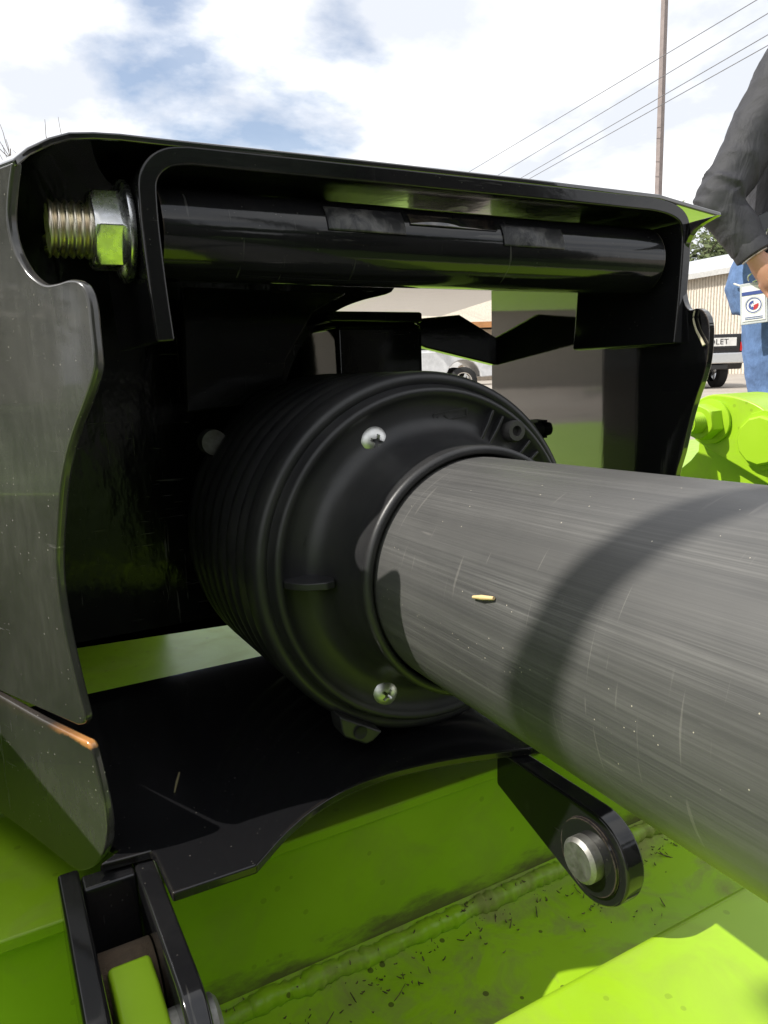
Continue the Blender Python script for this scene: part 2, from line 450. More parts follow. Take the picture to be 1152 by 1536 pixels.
# right side plate
FR = math.radians(9)
rn = Vector((-math.cos(FR), math.sin(FR), 0)); rdir = Vector((math.sin(FR), math.cos(FR), 0))
R0 = hy(1050, 520, YB - .012)
rl = smooth_line([Vector((x, y, 0)) for x, y in ((1076, 322), (1040, 345), (1024, 380), (1022, 420), (1026, 452), (1034, 465), (1045, 462.5), (1056, 467), (1063, 482), (1064, 505), (1061, 540), (1054, 568), (1043, 600), (1032, 640), (1023, 680), (1014, 712), (1009, 760), (1012, 850), (1030, 940))], 3)
P = [hit(v.x, v.y, R0, rn) for v in rl]
bk0 = hit(738, 640, R0, rn); bL = (bk0 - P[0]).dot(rdir)
P2 = [Vector((bk0.x, bk0.y, P[-1].z)), Vector((bk0.x, bk0.y, P[0].z))]
plate('side_plate', P + P2, -rn * .0030, BLACK_MIRROR, frame, .0011)

# lower left plate with its rusty upper edge
L0 = hit(140, 1110, W0 + Vector((.0, -.002, 0)), wn)
ll = smooth_line([Vector((x, y, 0)) for x, y in ((-60, 1012), (0, 1045), (60, 1079), (118, 1108), (130, 1114), (137, 1126), (146, 1160), (157, 1210), (161, 1245), (158, 1275), (146, 1296), (128, 1307), (108, 1303), (60, 1265), (0, 1221), (-80, 1165))], 4)
P = [hit(v.x, v.y, L0, wn) for v in ll]
RUST_Z = hit(60, 1079, L0, wn).z - .0055; RUST_Y = hit(130, 1114, L0, wn).y
RUSTY = rusty_black()
P = [P[0] + wdir * .34] + P + [P[-1] + wdir * .34 + Vector((0, 0, .0))]
plate('lower_plate', P, -wn * .0032, RUSTY, frame, .0011)

# floor plate with its notch and arc
ZF = H - .150; ZD_ = H - .178
fl = [(258, 1340), (385, 1297)]
arc = smooth_line([Vector((x, y, 0)) for x, y in ((385, 1297), (402, 1278), (430, 1247), (470, 1213), (520, 1183), (580, 1160), (640, 1145), (700, 1134), (760, 1126), (830, 1118))], 4)
P = [hz(258, 1340, ZF)] + [hz(v.x, v.y, ZF) for v in arc]
xr = R0.x - .004
P += [Vector((.262, P[-1].y - .004, ZF)), Vector((.275, P[-1].y - .02, ZF)), Vector((xr, P[-1].y - .02, ZF))]
yb_ = hz(230, 1019, ZF).y
P += [Vector((xr + .012, yb_, ZF)), hz(232, 1018, ZF), hz(100, 1048, ZF)]
Lf = Vector((L0.x, L0.y, ZF)) - wn * .0042
nb = hz(226, 1276, ZF)
def left_edge(y): return Lf + wdir * ((y - Lf.y) / wdir.y)
yfr = hit(163, 1250, L0, wn).y + .004
P = P[:-1] + [left_edge(yb_), left_edge(yfr), hz(148, 1297, ZF), nb, hz(233, 1282, ZF)]
plate('floor_plate', P, (0, 0, -.0034), BLACK_FLOOR, frame, .0008)

# rear plate (with the round opening the shaft passes) and the gusset
YR = YB + .155
ra = smooth_line([Vector((x, y, 0)) for x, y in ((592, 418), (588, 438), (545, 450), (512, 463), (478, 486), (448, 530), (430, 580), (424, 640), (430, 720), (455, 800), (500, 860), (560, 900))], 4)
P = [hy(v.x, v.y, YR) for v in ra]
zt_ = H + .088 * K
P += [Vector((P[-1].x, YR, H - .133)), Vector((-.038, YR, H - .133)), Vector((-.038, YR, H + .06)), Vector((-.025, YR, zt_)), Vector((P[0].x, YR, zt_))]
plate('rear_plate', P, (0, .006, 0), BLACK_REAR, frame, .001)
plate('gusset_plate', [hy(x, y, YR - .045) for x, y in ((274, 430), (520, 440), (470, 470), (430, 540), (420, 600), (280, 620))], (0, .005, 0), BLACK, frame, .001)
Y2 = bk0.y - .008
zh = H + .0805 * K - .0035
sl_ = math.radians(2.2); pn = (0, -math.sin(sl_), -math.cos(sl_)); pp = (0, YB + LH - .004, zh)
rp = [(-.06, YB + LH - .004, zh), (bk0.x + .05, YB + LH - .004, zh)] + [tuple(hit(x, y, pp, pn)) for x, y in ((752, 446), (660, 475), (520, 469))]
rp.append((-.2, rp[-1][1], rp[-1][2]))
plate('hood_rear_panel', rp, (0, .0005, .004), BLACK_MIRROR, frame, .001)
plate('light_block', [(-.16, .56, ZD_ + .001), (.11, .56, ZD_ + .001), (.11, .56, H - .05), (-.16, .56, H - .05)], (0, .005, 0), BLACK, frame, .001)  # added behind the rear plate to block light from the deck strip
plate('inner_panel', [hy(x, y, .446) for x, y in ((400, 478), (505, 480), (505, 640), (400, 640))], (0, .005, 0), BLACK, frame, .001)
gp = [hy(x, y, Y2) for x, y in ((626, 478), (690, 472), (746, 507), (746, 548), (640, 522), (626, 516))]
plate('brace_plate', gp, (0, .008, 0), BLACK, frame, .001)
lathe('plug', [(0, .0), (0, .006), (.003, .0062), (.008, .0062)], hy(322, 664, YR - .052), (0, 1, 0), STEEL, frame, 32)

gbx = thing('gearbox', 'black cast gearbox behind the guard cone under the hood', 'gearbox', (.2, .41, H - .1))
YG = .378
g0 = hy(505, 484, YG); g1 = hy(638, 600, YG)
box('housing', ((g0.x + g1.x) / 2, YG + .0275, (g0.z + ZD_ + .001) / 2), g1.x - g0.x, .055, g0.z - ZD_ - .001, BLACK, gbx, .004)
box('cover_flange', ((g0.x + g1.x) / 2 - .004, YG + .0275, g0.z + .003), g1.x - g0.x + .004, .060, .006, BLACK, gbx, .0015)
# clip on the right plate's inner face
cc = hit(806, 643, R0, rn)
bm = bmesh.new()
for dx in (-.0045, .0045):
    lathe_bm(bm, [(0, .0042), (.003, .0046), (.006, .0040), (.006, .0022), (.004, .0022)], cc + rdir * dx, rn, 24, False)
for dz in (-.0045, .0045): box_bm(bm, cc + rn * .002 + Vector((0, 0, dz)), .003, .012, .0022, Matrix.Rotation(-FR, 3, 'Z'))
box_bm(bm, cc + rn * .002 - Vector((0, 0, .010)), .002, .0018, .012, Matrix.Rotation(-FR, 3, 'Z'))
frombm('cable_clip', bm, PLASTIC_DARK, frame, .6)

# hinge lugs and pins under the floor plate
def lug(xf, xw, prof, m=BLACK):
    return plate('hinge_lug', [Vector((xf, p[0], p[1])) for p in prof], (xw, 0, 0), m, frame, .0012)
XK = .172
pc = hx(885, 1284, XK)
tip = hx(925, 1361, XK); RL = math.hypot(tip.y - pc.y, tip.z - pc.z)
a0_, a1_ = hx(744, 1135, XK), hx(744, 1176, XK)
hull_pts = [(a0_.y, ZF - .0036), (a1_.y, a1_.z), (pc.y + .012, ZF - .0036)] + [(pc.y + RL * math.cos(2 * math.pi * i / 48), pc.z + RL * math.sin(2 * math.pi * i / 48)) for i in range(48)]
def hull(P):
    P = sorted(set(P)); out = []
    for seq in (P, P[::-1]):
        h = []
        for p in seq:
            while len(h) > 1 and (h[-1][0] - h[-2][0]) * (p[1] - h[-2][1]) - (h[-1][1] - h[-2][1]) * (p[0] - h[-2][0]) <= 0: h.pop()
            h.append(p)
        out += h[:-1]
    return out
prof2 = hull(hull_pts)
lug(XK, .0085, prof2)
pin_r = .0081
def pin(x0, x1, y, z, label=None):
    o = lathe('hinge_pin', [(0, .0), (0, pin_r - .0014), (.0012, pin_r), (x1 - x0 - .0012, pin_r), (x1 - x0, pin_r - .0014), (x1 - x0, .0)], (x0, y, z), (1, 0, 0), STEEL, frame, 48, False)
    return o
pin(XK - .006, XK + .012, pc.y, pc.z)
lathe('washer', [(0, .0082), (0, .0135), (.0012, .0138), (.0014, .0082)], (XK - .0013, pc.y, pc.z), (1, 0, 0), BLACK, frame, 40, False)
# left pair
XA = hit(98, 1380, (0, pc.y + .03, 0), (0, 1, 0)).x; XBq = hit(238, 1380, (0, pc.y + .03, 0), (0, 1, 0)).x
zshift = 0
yl = hull(hull_pts + [(a0_.y + .010, ZF - .0036), (a0_.y + .010, ZF - .03)])
lug(XA, .0065, yl); lug(XBq - .002, .0065, yl)
plate('hinge_web', [Vector((XA + .0066, y, z)) for y, z in ((pc.y + .060, ZF - .0040), (pc.y + .052, ZF - .0040), (pc.y + .046, ZF - .05), (pc.y + .060, ZF - .05))], (XBq - XA - .0088, 0, 0), BLACK, frame, .001)
m, t, b = mat('brown caked dirt', (.06, .04, .022), .9); bn = t.noise(pos(t), 240, 6, .7)
t.l.new(t.mix(bn, (.03, .02, .012), (.13, .09, .055)), b.inputs['Base Color']); bump(t, b, bn, .8, .002)
lathe('dirty_barrel', [(0, .0), (0, .0148), (XBq - XA - .009, .0148), (XBq - XA - .009, .0)], (XA + .0067, pc.y + .030, pc.z - .0085), (1, 0, 0), m, frame, 40, False)
pin(XA - .004, XBq + .0085, pc.y, pc.z)

# ------------------------------------------------------------------ drive shaft and its guard
ax = Vector((0.04678773, 0.99852679, -0.02748007)).normalized()
Q = CAM + Vector((0.14318556, -0.00853117, -0.06620351))
d_, U, V = frame_of(ax)
shaft = thing('drive_shaft', 'drive shaft in a scratched grey plastic guard tube with a black ribbed cone', 'drive shaft', Q + ax * .22)
m, t, b = mat('scuffed grey guard plastic', (.10, .098, .094), .44, 0, .45)
oc = pos(t)
th = math.atan2(ax.x, ax.y)
rv = t.mapping(t.add('ShaderNodeVectorMath', {0: oc, 1: Q}, operation='SUBTRACT').outputs[0], rot=(math.asin(-ax.z), 0, th))
def streak(scale, sq): return t.noise(t.mapping(rv, (scale, scale * sq, scale)), 1.0, 5, .65)
s1 = streak(800, .010); s2 = streak(2400, .006); s3 = streak(240, .012); cl = t.noise(rv, 20, 7, .68)
f1 = t.math('ADD', t.math('MULTIPLY', t.ramp(s1, [(.40, 0.0), (.66, 1.0)]), .45), t.math('MULTIPLY', t.ramp(s2, [(.42, 0.0), (.66, 1.0)]), .55))
f1 = t.math('MULTIPLY', f1, t.ramp(cl, [(.32, .45), (.68, 1.0)]))
bands = t.ramp(t.noise(t.mapping(rv, (75, 2.2, 75)), 1.0, 4, .6), [(.36, .25), (.66, 1.25)])
f1 = t.math('MULTIPLY', f1, bands)
col = t.mix(t.ramp(s3, [(.3, 0.0), (.7, 1.0)]), (.048, .048, .048), (.066, .065, .063))
col = t.mix(t.math('MULTIPLY', f1, .55), col, (.19, .186, .178))
blot = t.ramp(t.noise(rv, 7, 5, .6), [(.42, 0.0), (.66, 1.0)])
col = t.mix(t.math('MULTIPLY', blot, .16), col, (.22, .213, .20))
def scratch(sc, rt, lo): return t.ramp(t.noise(t.mapping(rv, sc, rt), 1.0, 2, .5), [(lo, 0.0), (lo + .035, 1.0)])
scr = t.math('MAXIMUM', t.math('MAXIMUM', scratch((26, 700, 26), (.25, .1, .1), .70), scratch((40, 520, 40), (-.5, .2, -.35), .71)), scratch((320, 30, 320), (.35, .3, .5), .72))
col = t.mix(t.math('MULTIPLY', scr, .15), col, (.34, .32, .29))
dk = t.ramp(t.noise(t.mapping(rv, (60, 22, 60)), 1.0, 4, .7), [(.66, 0.0), (.74, 1.0)])
col = t.mix(t.math('MULTIPLY', dk, .35), col, (.028, .027, .026))
col = t.mix(t.math('MULTIPLY', t.math('MAXIMUM', specks(t, rv, 620, .10, .05), specks(t, rv, 300, .055, .06)), .6), col, (.66, .60, .48))
t.l.new(col, b.inputs['Base Color'])
t.l.new(t.math('ADD', t.math('MULTIPLY', f1, .22), .36), b.inputs['Roughness'])
bump(t, b, t.math('ADD', s1, s2), .12, .0003)
TUBE = m
lathe('guard_tube', [(-.10, .0385), (-.10, .042), (.235, .042), (.235, .0385)], Q, ax, TUBE, shaft, 160)
lathe('inner_shaft', [(-.12, .02), (.46, .02)], Q, ax, STEEL, shaft, 32)
cp = [(.236, .0424), (.2200, .0430), (.2194, .0438), (.2194, .0450), (.2203, .0460), (.2218, .0463), (.2232, .0458), (.2242, .0453), (.232, .0461), (.243, .0474), (.248, .0487), (.2515, .0508), (.2538, .0535), (.2545, .056), (.2545, .0600), (.2540, .0622), (.2524, .0638), (.2510, .0652), (.2512, .0666), (.2528, .0675), (.2560, .0679), (.2570, .0686),
      (.2562, .0699), (.2564, .0716), (.2580, .0730), (.2610, .0738), (.2660, .0740), (.2700, .0735), (.2715, .0722)]
s = .2715
for i in range(7):
    q = .0742 + .0004 * i
    cp += [(s + .003, q - .001), (s + .0055, q), (s + .0085, q), (s + .0110, q - .001), (s + .0130, q - .0042)]; s += .0130
cp += [(s + .004, .068), (s + .012, .060), (s + .02, .03), (s + .02, .021)]
cone = lathe('guard_cone', cp, Q, ax, PLASTIC, shaft, 160, False, 70)
SF = .2545
def onface(px, py, s=SF): return hit(px, py, Q + ax * s, ax)
def polar(r, a, s): return Q + ax * s + (U * math.cos(a) + V * math.sin(a)) * r
def angle(p):
    q = p - Q; return math.atan2(q.dot(V), q.dot(U)), (q - ax * q.dot(ax)).length
# Phillips screws
def screw(c, ax_, r, roll, parent, m=ZINC_SCREW):
    dd, u, v = frame_of(-ax_); bm = bmesh.new(); n = 44; G = {}
    for i in range(n + 1):
        for j in range(n + 1):
            a, e = 2 * i / n - 1, 2 * j / n - 1
            x = a * math.sqrt(1 - e * e / 2); y = e * math.sqrt(1 - a * a / 2); q = math.hypot(x, y)
            h = .46 * (math.sqrt(max(0, 1.35 - q * q)) - math.sqrt(.35)) / (math.sqrt(1.35) - math.sqrt(.35))
            xr_ = x * math.cos(roll) + y * math.sin(roll); yr_ = -x * math.sin(roll) + y * math.cos(roll)
            for p1, p2 in ((xr_, yr_), (yr_, xr_)):
                if abs(p1) < .10 and abs(p2) < .46: h = min(h, .30 * abs(p2) / .46 - .02)
            if q < .2: h = min(h, -.02)
            G[i, j] = bm.verts.new(c + u * x * r + v * y * r + dd * h * r)
    for i in range(n):
        for j in range(n): bm.faces.new((G[i, j], G[i + 1, j], G[i + 1, j + 1], G[i, j + 1]))
    lathe_bm(bm, [(-.004, r * .97), (0, r * .995)], c, dd, 48, False)
    return frombm('screw', bm, m, parent, math.radians(38))
screw(onface(562, 662), ax, .0056, .3, shaft); screw(onface(578, 1040), ax, .0053, .75, shaft)
# fin on the left of the hub
a0, r0 = angle(onface(430, 874))
tq = (-U * math.sin(a0) + V * math.cos(a0)) * .0011
def fin(name, a, pts, th=.0011):
    tq = (-U * math.sin(a) + V * math.cos(a)) * th
    o = plate(name, [polar(r, a, s_) - tq for r, s_ in pts], tq * 2, PLASTIC, cone, .0006); return o
fin('fin', a0, [(.0640, .2555), (.0640, .2508), (.0622, .2470), (.0585, .2425), (.0520, .2395), (.0485, .2405), (.0475, .2440), (.0475, .2555)], .0015)
for px, py, th in ((722, 648, .0007), (742, 640, .0007), (790, 660, .0007), (810, 668, .0007)):
    a, rr = angle(onface(px, py)); fin('rib', a, [(.0640, .2560), (.0640, .2515), (.058, .2512), (.050, .2520), (.050, .2560)], th)
pcn = onface(766, 646)
lathe('plug', [(0, .0048), (-.003, .0046), (-.0045, .0040), (-.0045, .0022), (-.002, .0020), (-.002, .0)], pcn, ax, rubberish('grey plug', (.05, .048, .045), .6), cone, 32, False)
# lug at the bottom of the cone; a dark disc gives its hole's shade
a, rr = angle(onface(540, 1076))
bm = bmesh.new()
def lugpts(hw, r1): return [(-hw * 1.5, .0715), (-hw, r1 - .002), (-hw * .7, r1), (hw * .7, r1), (hw, r1 - .002), (hw * 1.3, .0715)]
ur = U * math.cos(a) + V * math.sin(a); ut = -U * math.sin(a) + V * math.cos(a)
P = [Q + ax * .2500 + ur * r_ + ut * t_ for t_, r_ in lugpts(.0075, .0785)]
plate('lug', P, ax * .011, PLASTIC, cone, .001)
lathe('lug_hole_disc', [(0, .0), (.0, .0022), (.0003, .0027)], Q + ax * .2494 + ur * .0745, -ax, PLASTIC_DARK, cone, 20, False)  # no opening cut: the hole's shade is this disc's dark colour
# raised moulding marks: a recycling triangle and worn lettering strokes
def strip_on_face(bm, pts, wdt=.00035, h=.00025, s=SF):
    for i in range(len(pts) - 1):
        p, q = pts[i], pts[i + 1]; dv = q - p; L = dv.length; dv.normalize(); nv = dv.cross(ax)
        vs = []
        for s_, e in ((0, -1), (0, 1), (1, 1), (1, -1)): vs.append((p if s_ == 0 else q) + nv * wdt * e - ax * h)
        f = [bm.verts.new(v) for v in vs]; g_ = [bm.verts.new(v + ax * (h + .0002)) for v in vs]
        bm.faces.new(f)
        for k_ in range(4): bm.faces.new((f[k_], f[(k_ + 1) % 4], g_[(k_ + 1) % 4], g_[k_]))
bm = bmesh.new()
c0 = [onface(x, y) for x, y in ((468, 790), (483, 822), (452, 822))]
mid = (c0[0] + c0[1] + c0[2]) / 3
for i in range(3):
    p, q = c0[i], c0[(i + 1) % 3]
    pa = p.lerp(q, .12); pb = p.lerp(q, .72); strip_on_face(bm, [pa, pb])
    pa2 = pa.lerp(mid, .32); pb2 = pb.lerp(mid, .30); strip_on_face(bm, [pa, pa2, pb2])
    strip_on_face(bm, [p.lerp(q, .72).lerp(mid, -.18), p.lerp(q, .9).lerp(mid, .12), p.lerp(q, .70).lerp(mid, .55)])
frombm('recycling_mark', bm, PLASTIC, cone)
bm = bmesh.new()
for i in range(6):
    x = 492 + i * 5.5; y = 742 - i * 8
    strip_on_face(bm, [onface(x, y), onface(x + 9, y + 5)]); strip_on_face(bm, [onface(x + 3, y - 3), onface(x + 6 + (i % 3), y + 5)])
frombm('moulded_lettering', bm, PLASTIC, cone)
bm = bmesh.new()
for x0, y0, x1, y1 in ((650, 622, 700, 612), (650, 634, 700, 624), (650, 622, 650, 634), (700, 612, 700, 624), (656, 625, 656, 632), (666, 623, 672, 628)):
    strip_on_face(bm, [onface(x0, y0), onface(x1, y1)])
frombm('moulded_frame', bm, PLASTIC, cone)

# straw lying on the guard tube
def straw(name, p, q, r, nrm, label, col=(.66, .48, .24)):
    m, t, b = mat('dry straw', col, .6); nv = Vector(nrm).normalized()
    mid_ = (p + q) / 2 + nv * r * .6
    o = tube(name, [p + nv * r, mid_ + nv * r, q + nv * r], [r * .6, r, r * .7], m, None, 8)
    return tag(o, label, 'straw')
def ontube(px, py):
    r_ = ray(px, py); o_ = CAM - Q; rp = r_ - ax * r_.dot(ax); op = o_ - ax * o_.dot(ax)
    A_, B_, C_ = rp.dot(rp), 2 * rp.dot(op), op.dot(op) - .042 ** 2
    tt = (-B_ - math.sqrt(B_ * B_ - 4 * A_ * C_)) / (2 * A_); return CAM + r_ * tt
p, q = ontube(713, 896), ontube(744, 898); nr = (p - Q) - ax * (p - Q).dot(ax)
straw('straw', p, q, .0007, nr, 'short yellow straw fragment stuck on the grey shaft guard tube')
straw('straw', hz(262, 1190, ZF), hz(269, 1161, ZF), .0005, (0, 0, 1), 'thin tan grass stalk lying on the black floor plate', (.22, .19, .10))

gs = smooth_line([hit(x, y, R0 + rn * .0012, rn) for x, y in ((1042, 466), (1040, 478), (1044, 494), (1050, 506), (1056, 518))], 4)
sm_, t, b = mat('pale dry grass', (.55, .50, .34), .7)
o = tube('grass_strand', gs, [.0003 + .0004 * i / (len(gs) - 1) for i in range(len(gs))], sm_, None, 6); tag(o, 'pale dry grass strand clinging to the right side plate', 'grass strand')
# ------------------------------------------------------------------ lime mower deck
YW = .252; ZD = H - .178
XD0, XD1 = -.75, 1.15
deck = thing('mower_deck', 'lime green mower deck under the black hitch frame, dirty along its weld', 'mower deck', (.2, .8, ZD))
zfl = hy(600, 1400, YW).z - .004          # flange height at the weld line
def zat(px, py): return hy(px, py, YW).z
yfar = hz(1030, 660, ZD).y
plate('deck_plate', [(XD0, YW - .004, ZD), (1.62, YW - .004, ZD), (1.62, yfar, ZD), (.92, yfar, ZD), (.92, 2.15, ZD), (XD0, 2.15, ZD)], (0, 0, -.005), LIME_DUST, deck, .001)
plate('front_wall', [(XD0, YW, ZD - .0052), (XD1, YW, ZD - .0052), (XD1, YW, zfl - .01), (XD0, YW, zfl - .01)], (0, .006, 0), grimy_wall(zfl + .004), deck, .001)
plate('shade_board', [(-.075, .06, ZD + .0005), (-.075, .42, ZD + .0005), (-.075, .42, ZD + .11), (-.075, .36, ZD + .13), (-.075, .06, ZD + .13)], (-.005, 0, 0), LIME_DUST, deck, .001)  # added board, out of view, that keeps sun off the deck's left part
# flange, rounded into the wall
fp = [(YW - .0004, zfl + .008), (YW - .003, zfl + .0035), (YW - .008, zfl + .001), (YW - .016, zfl), (YW - .075, zfl - .001), (YW - .075, zfl - .02), (YW - .0004, zfl - .02)]
bm = bmesh.new(); ea = [bm.verts.new((XD0, y, z)) for y, z in fp]; eb = [bm.verts.new((XD1, y, z)) for y, z in fp]
for i in range(len(fp)): bm.faces.new((ea[i], ea[(i + 1) % len(fp)], eb[(i + 1) % len(fp)], eb[i]))
bm.faces.new(ea); bm.faces.new(eb)
frombm('flange', bm, LIME_DIRTY, deck, math.radians(40))
# weld bead
bm = bmesh.new(); pts = []; rad = []
n = 640
for i in range(n):
    x = -.2 + .75 * i / (n - 1); nz = lambda f, o: mnoise.noise(Vector((x * f, o, 0)))
    pts.append((x, YW - .0035 - .0014 * nz(60, 0) - .0005 * nz(260, 5), zfl + .0035 + .0016 * nz(45, 3) + .0005 * nz(230, 9)))
    ripple = abs(math.sin(x * 620 + 3 * nz(40, 11)))
    rad.append(.0040 + .0012 * nz(90, 7) + .0008 * nz(420, 2) + .0003 * ripple)
tube_bm(bm, pts, rad, 12); 
for v in bm.verts:
    v.co += Vector((0, 1, 1)) * .0006 * mnoise.noise(v.co * 700) + Vector((0, -1, 0)) * .0005 * mnoise.noise(v.co * 260)
frombm('weld_bead', bm, LIME_DIRTY, deck, 4)
# sunlit square beam in front
ZB = H - .197
ye = hz(900, 1432, ZB).y; xe = hz(1112, 1338, ZB).x
plate('beam', [(XD0, ye, ZB), (xe + .35, ye - .002, ZB), (xe + .35, ye - .16, ZB), (XD0, ye - .16, ZB)], (0, 0, -.07), LIME_DUST, deck, .004)
# tongue between the left hinge lugs
tx0, tx1 = XA + .0085, XBq - .004
ztg = pc.z + .010; ytg = hz(190, 1437, ztg).y
tp = [(ytg, ztg - .001), (ytg + .003, ztg - .006), (ytg + .003, ztg - .05), (ytg - .08, ztg - .05), (ytg - .08, ztg - .004), (ytg - .012, ztg)]
plate('hinge_tongue', [Vector((tx0, y, z)) for y, z in tp], (tx1 - tx0, 0, 0), LIME, deck, .0015)

# dry clippings on the flange and weld
bm = bmesh.new()
knots = [(random.uniform(.03, .34), abs(random.gauss(.004, .022))) for i in range(26)]
for i in range(320):
    if random.random() < .6:
        kx, ky = random.choice(knots); x = kx + random.gauss(0, .006); y = YW - abs(ky + random.gauss(0, .004))
    else:
        x = random.uniform(.02, .34); y = YW - abs(random.gauss(.004, .016))
    if y < YW - .07: continue
    z = zfl + .0005 + (.0065 if y > YW - .007 else 0)
    L = random.uniform(.0002, .0011) * (random.uniform(2, 5) if random.random() < .07 else 1); wd = random.uniform(.0002, .0005); a = random.uniform(0, 3.14)
    u = Vector((math.cos(a), math.sin(a), random.uniform(-.1, .5))); v = Vector((-math.sin(a), math.cos(a), random.uniform(-.3, .3)))
    c = Vector((x, y, z + .0002)); bend = Vector((0, 0, random.uniform(0, .0005)))
    e1 = [bm.verts.new(c + u * L * e + v * wd * f + (bend if abs(e) > .5 else Vector())) for e, f in ((-1, -.4), (0, -.7), (1, -.3), (1.1, .2), (0, .6), (-.8, .5))]
    bm.faces.new((e1[0], e1[1], e1[4], e1[5])); bm.faces.new((e1[1], e1[2], e1[3], e1[4]))
cm_, t, b = mat('dry clippings', (.04, .03, .012), .8)
t.l.new(t.mix(t.ramp(t.noise(pos(t), 420, 2), [(.35, 0.0), (.7, 1.0)]), (.04, .03, .014), (.20, .15, .07)), b.inputs['Base Color'])
o = frombm('clippings', bm, cm_); tag(o, 'scattered dark dry grass clippings along the green weld', 'clippings', None, 'stuff')
sd = o.modifiers.new('t', 'SOLIDIFY'); sd.thickness = .0003

# ------------------------------------------------------------------ lime arm with bolt, at the right
ac = at(1068, 632, .56); XAm = ac.x
arm = thing('lift_arm', 'lime green arm with a painted bolt, flange nut and round boss beside the frame', 'lift arm', ac)
ap = smooth_line([Vector((x, y, 0)) for x, y in ((1034, 640), (1034, 622), (1040, 608), (1050, 598), (1064, 592.5), (1080, 592), (1110, 597), (1140, 610), (1170, 636), (1220, 690))], 4)
P = [hx(v.x, v.y, XAm) for v in ap] + [hx(x, y, XAm) for x, y in ((1240, 780), (1107, 700), (1060, 673), (1042, 660))]
plate('arm_plate', P, (.05, 0, 0), LIME_DUST, arm, .0015)
plate('gusset', [hx(x, y, XAm + .012) for x, y in ((1005, 716), (1036, 690), (1047, 676), (1049, 655), (1075, 650), (1240, 760), (1200, 800), (1000, 790))], (.012, 0, 0), LIME_DUST, arm, .001)
lathe('washer', [(0, .0165), (.001, .017), (.0026, .0168), (.0036, .0125)], (XAm - .0002, ac.y, ac.z), (-1, 0, 0), LIME, arm, 56)
bm = bmesh.new(); hex_bm(bm, (XAm - .003, ac.y, ac.z), (-1, 0, 0), .0138, 0, .013, .0024, .35); o = frombm('nut', bm, LIME, arm, math.radians(28)); bevel(o, .0006, 2, 30)
thread('bolt', (XAm - .012, ac.y, ac.z), (-1, 0, 0), .0082, 0, .017, .0021, LIME, arm)
bc = hx(1150, 660, XAm)
lathe('boss', [(0, .021), (.002, .0215), (.004, .021), (.0042, .0178), (.008, .0176), (.0094, .0162), (.0096, .0)], (XAm - .0002, bc.y, bc.z), (-1, 0, 0), LIME, arm, 12, False, 20)
#BACKGROUND
# ------------------------------------------------------------------ background: yard, buildings, vehicles, poles, trees
def flat(name, c, rough=.6, metal=0.0, vary=.15, scale=6):
    m, t, b = mat(name, c, rough, metal)
    n = t.noise(objco(t), scale, 6, .65)
    t.l.new(t.mix(t.ramp(n, [(.35, 0.0), (.7, 1.0)]), tuple(x * (1 - vary) for x in c), tuple(min(1, x * (1 + vary)) for x in c)), b.inputs['Base Color'])
    return m
def ground_at(px, depth):
    p = at(px, 545, depth); return Vector((p.x, p.y, 0))
def local_box(name, x0, x1, y0, y1, z0, z1, m, parent, bev=0):
    bm = bmesh.new(); box_bm(bm, ((x0 + x1) / 2, (y0 + y1) / 2, (z0 + z1) / 2), x1 - x0, y1 - y0, z1 - z0)
    o = frombm(name, bm, m, None, math.radians(30)); o.parent = parent
    if bev: bevel(o, bev)
    return o
def local_plate(name, pts, off, m, parent, bev=0.0):
    o = plate(name, pts, off, m, None, bev); o.parent = parent; return o

# ribbed metal warehouse: local x along the wall, y into the building
wp = ground_at(1075, 40); wa = math.radians(5)
wh = thing('metal_warehouse', 'white ribbed metal warehouse with a grey sheet roof behind the old pickup', 'building', wp, None, math.radians(90) - wa)
cream = flat('cream sheet wall', (.62, .57, .49), .6); roofm = flat('galvanised roof sheet', (.50, .52, .56), .5)
z_e = 5.25
for o in (local_box('wall', -18, 22, -12, 0, 0, z_e, cream, wh),):
    pass
bm = bmesh.new()
for i in range(200): box_bm(bm, (-18 + i * .2, .02, z_e / 2), .05, .05, z_e - .02)
o = frombm('wall_ribs', bm, flat('cream rib', (.48, .43, .36), .6)); o.parent = wh; o['kind'] = 'stuff'
local_plate('roof', [(-18.4, .35, z_e), (-18.4, .35, z_e + .22), (-18.4, -6, z_e + 1.9), (-18.4, -12.4, z_e + .22), (-18.4, -12.4, z_e)], (40.8, 0, 0), roofm, wh)
local_box('gutter', -18.4, 22.4, .36, .5, z_e - .12, z_e + .16, flat('gutter grey', (.42, .42, .41)), wh)
local_box('door', 6, 9.5, .0, .06, 0, 3.6, flat('roller door', (.5, .5, .48)), wh)

# tan roofed building seen through the frame
tp_ = ground_at(690, 46); ta = math.radians(-29 + 8)
tb = thing('office_building', 'low office building with a tan roof and orange-brown fascia behind the silver pickup', 'building', tp_, None, ta)
local_box('wall', -16, 16, 0, 9, 0, 3.1, flat('tan stucco', (.55, .46, .36), .8), tb)
local_plate('roof', [(-17, -1.6, 3.42), (-17, 4.5, 5.6), (-17, 10.6, 3.42)], (34, 0, 0), flat('tan shingle roof', (.48, .42, .34), .85, 0, .3, 12), tb)
local_box('fascia', -17.02, 17.02, -1.75, -1.6, 3.12, 3.46, flat('orange brown fascia', (.55, .26, .10)), tb)
for i in range(9): local_box('column', -15 + i * 3.75 - .15, -15 + i * 3.75 + .15, -1.5, -1.2, 0, 3.4, cream, tb)
glass_dark = mat('dark window glass', (.02, .022, .025), .06, 0, .6)[0]
for i in range(8): local_box('window', -14.2 + i * 3.75, -12.2 + i * 3.75, -.04, .02, 1.0, 2.4, glass_dark, tb)

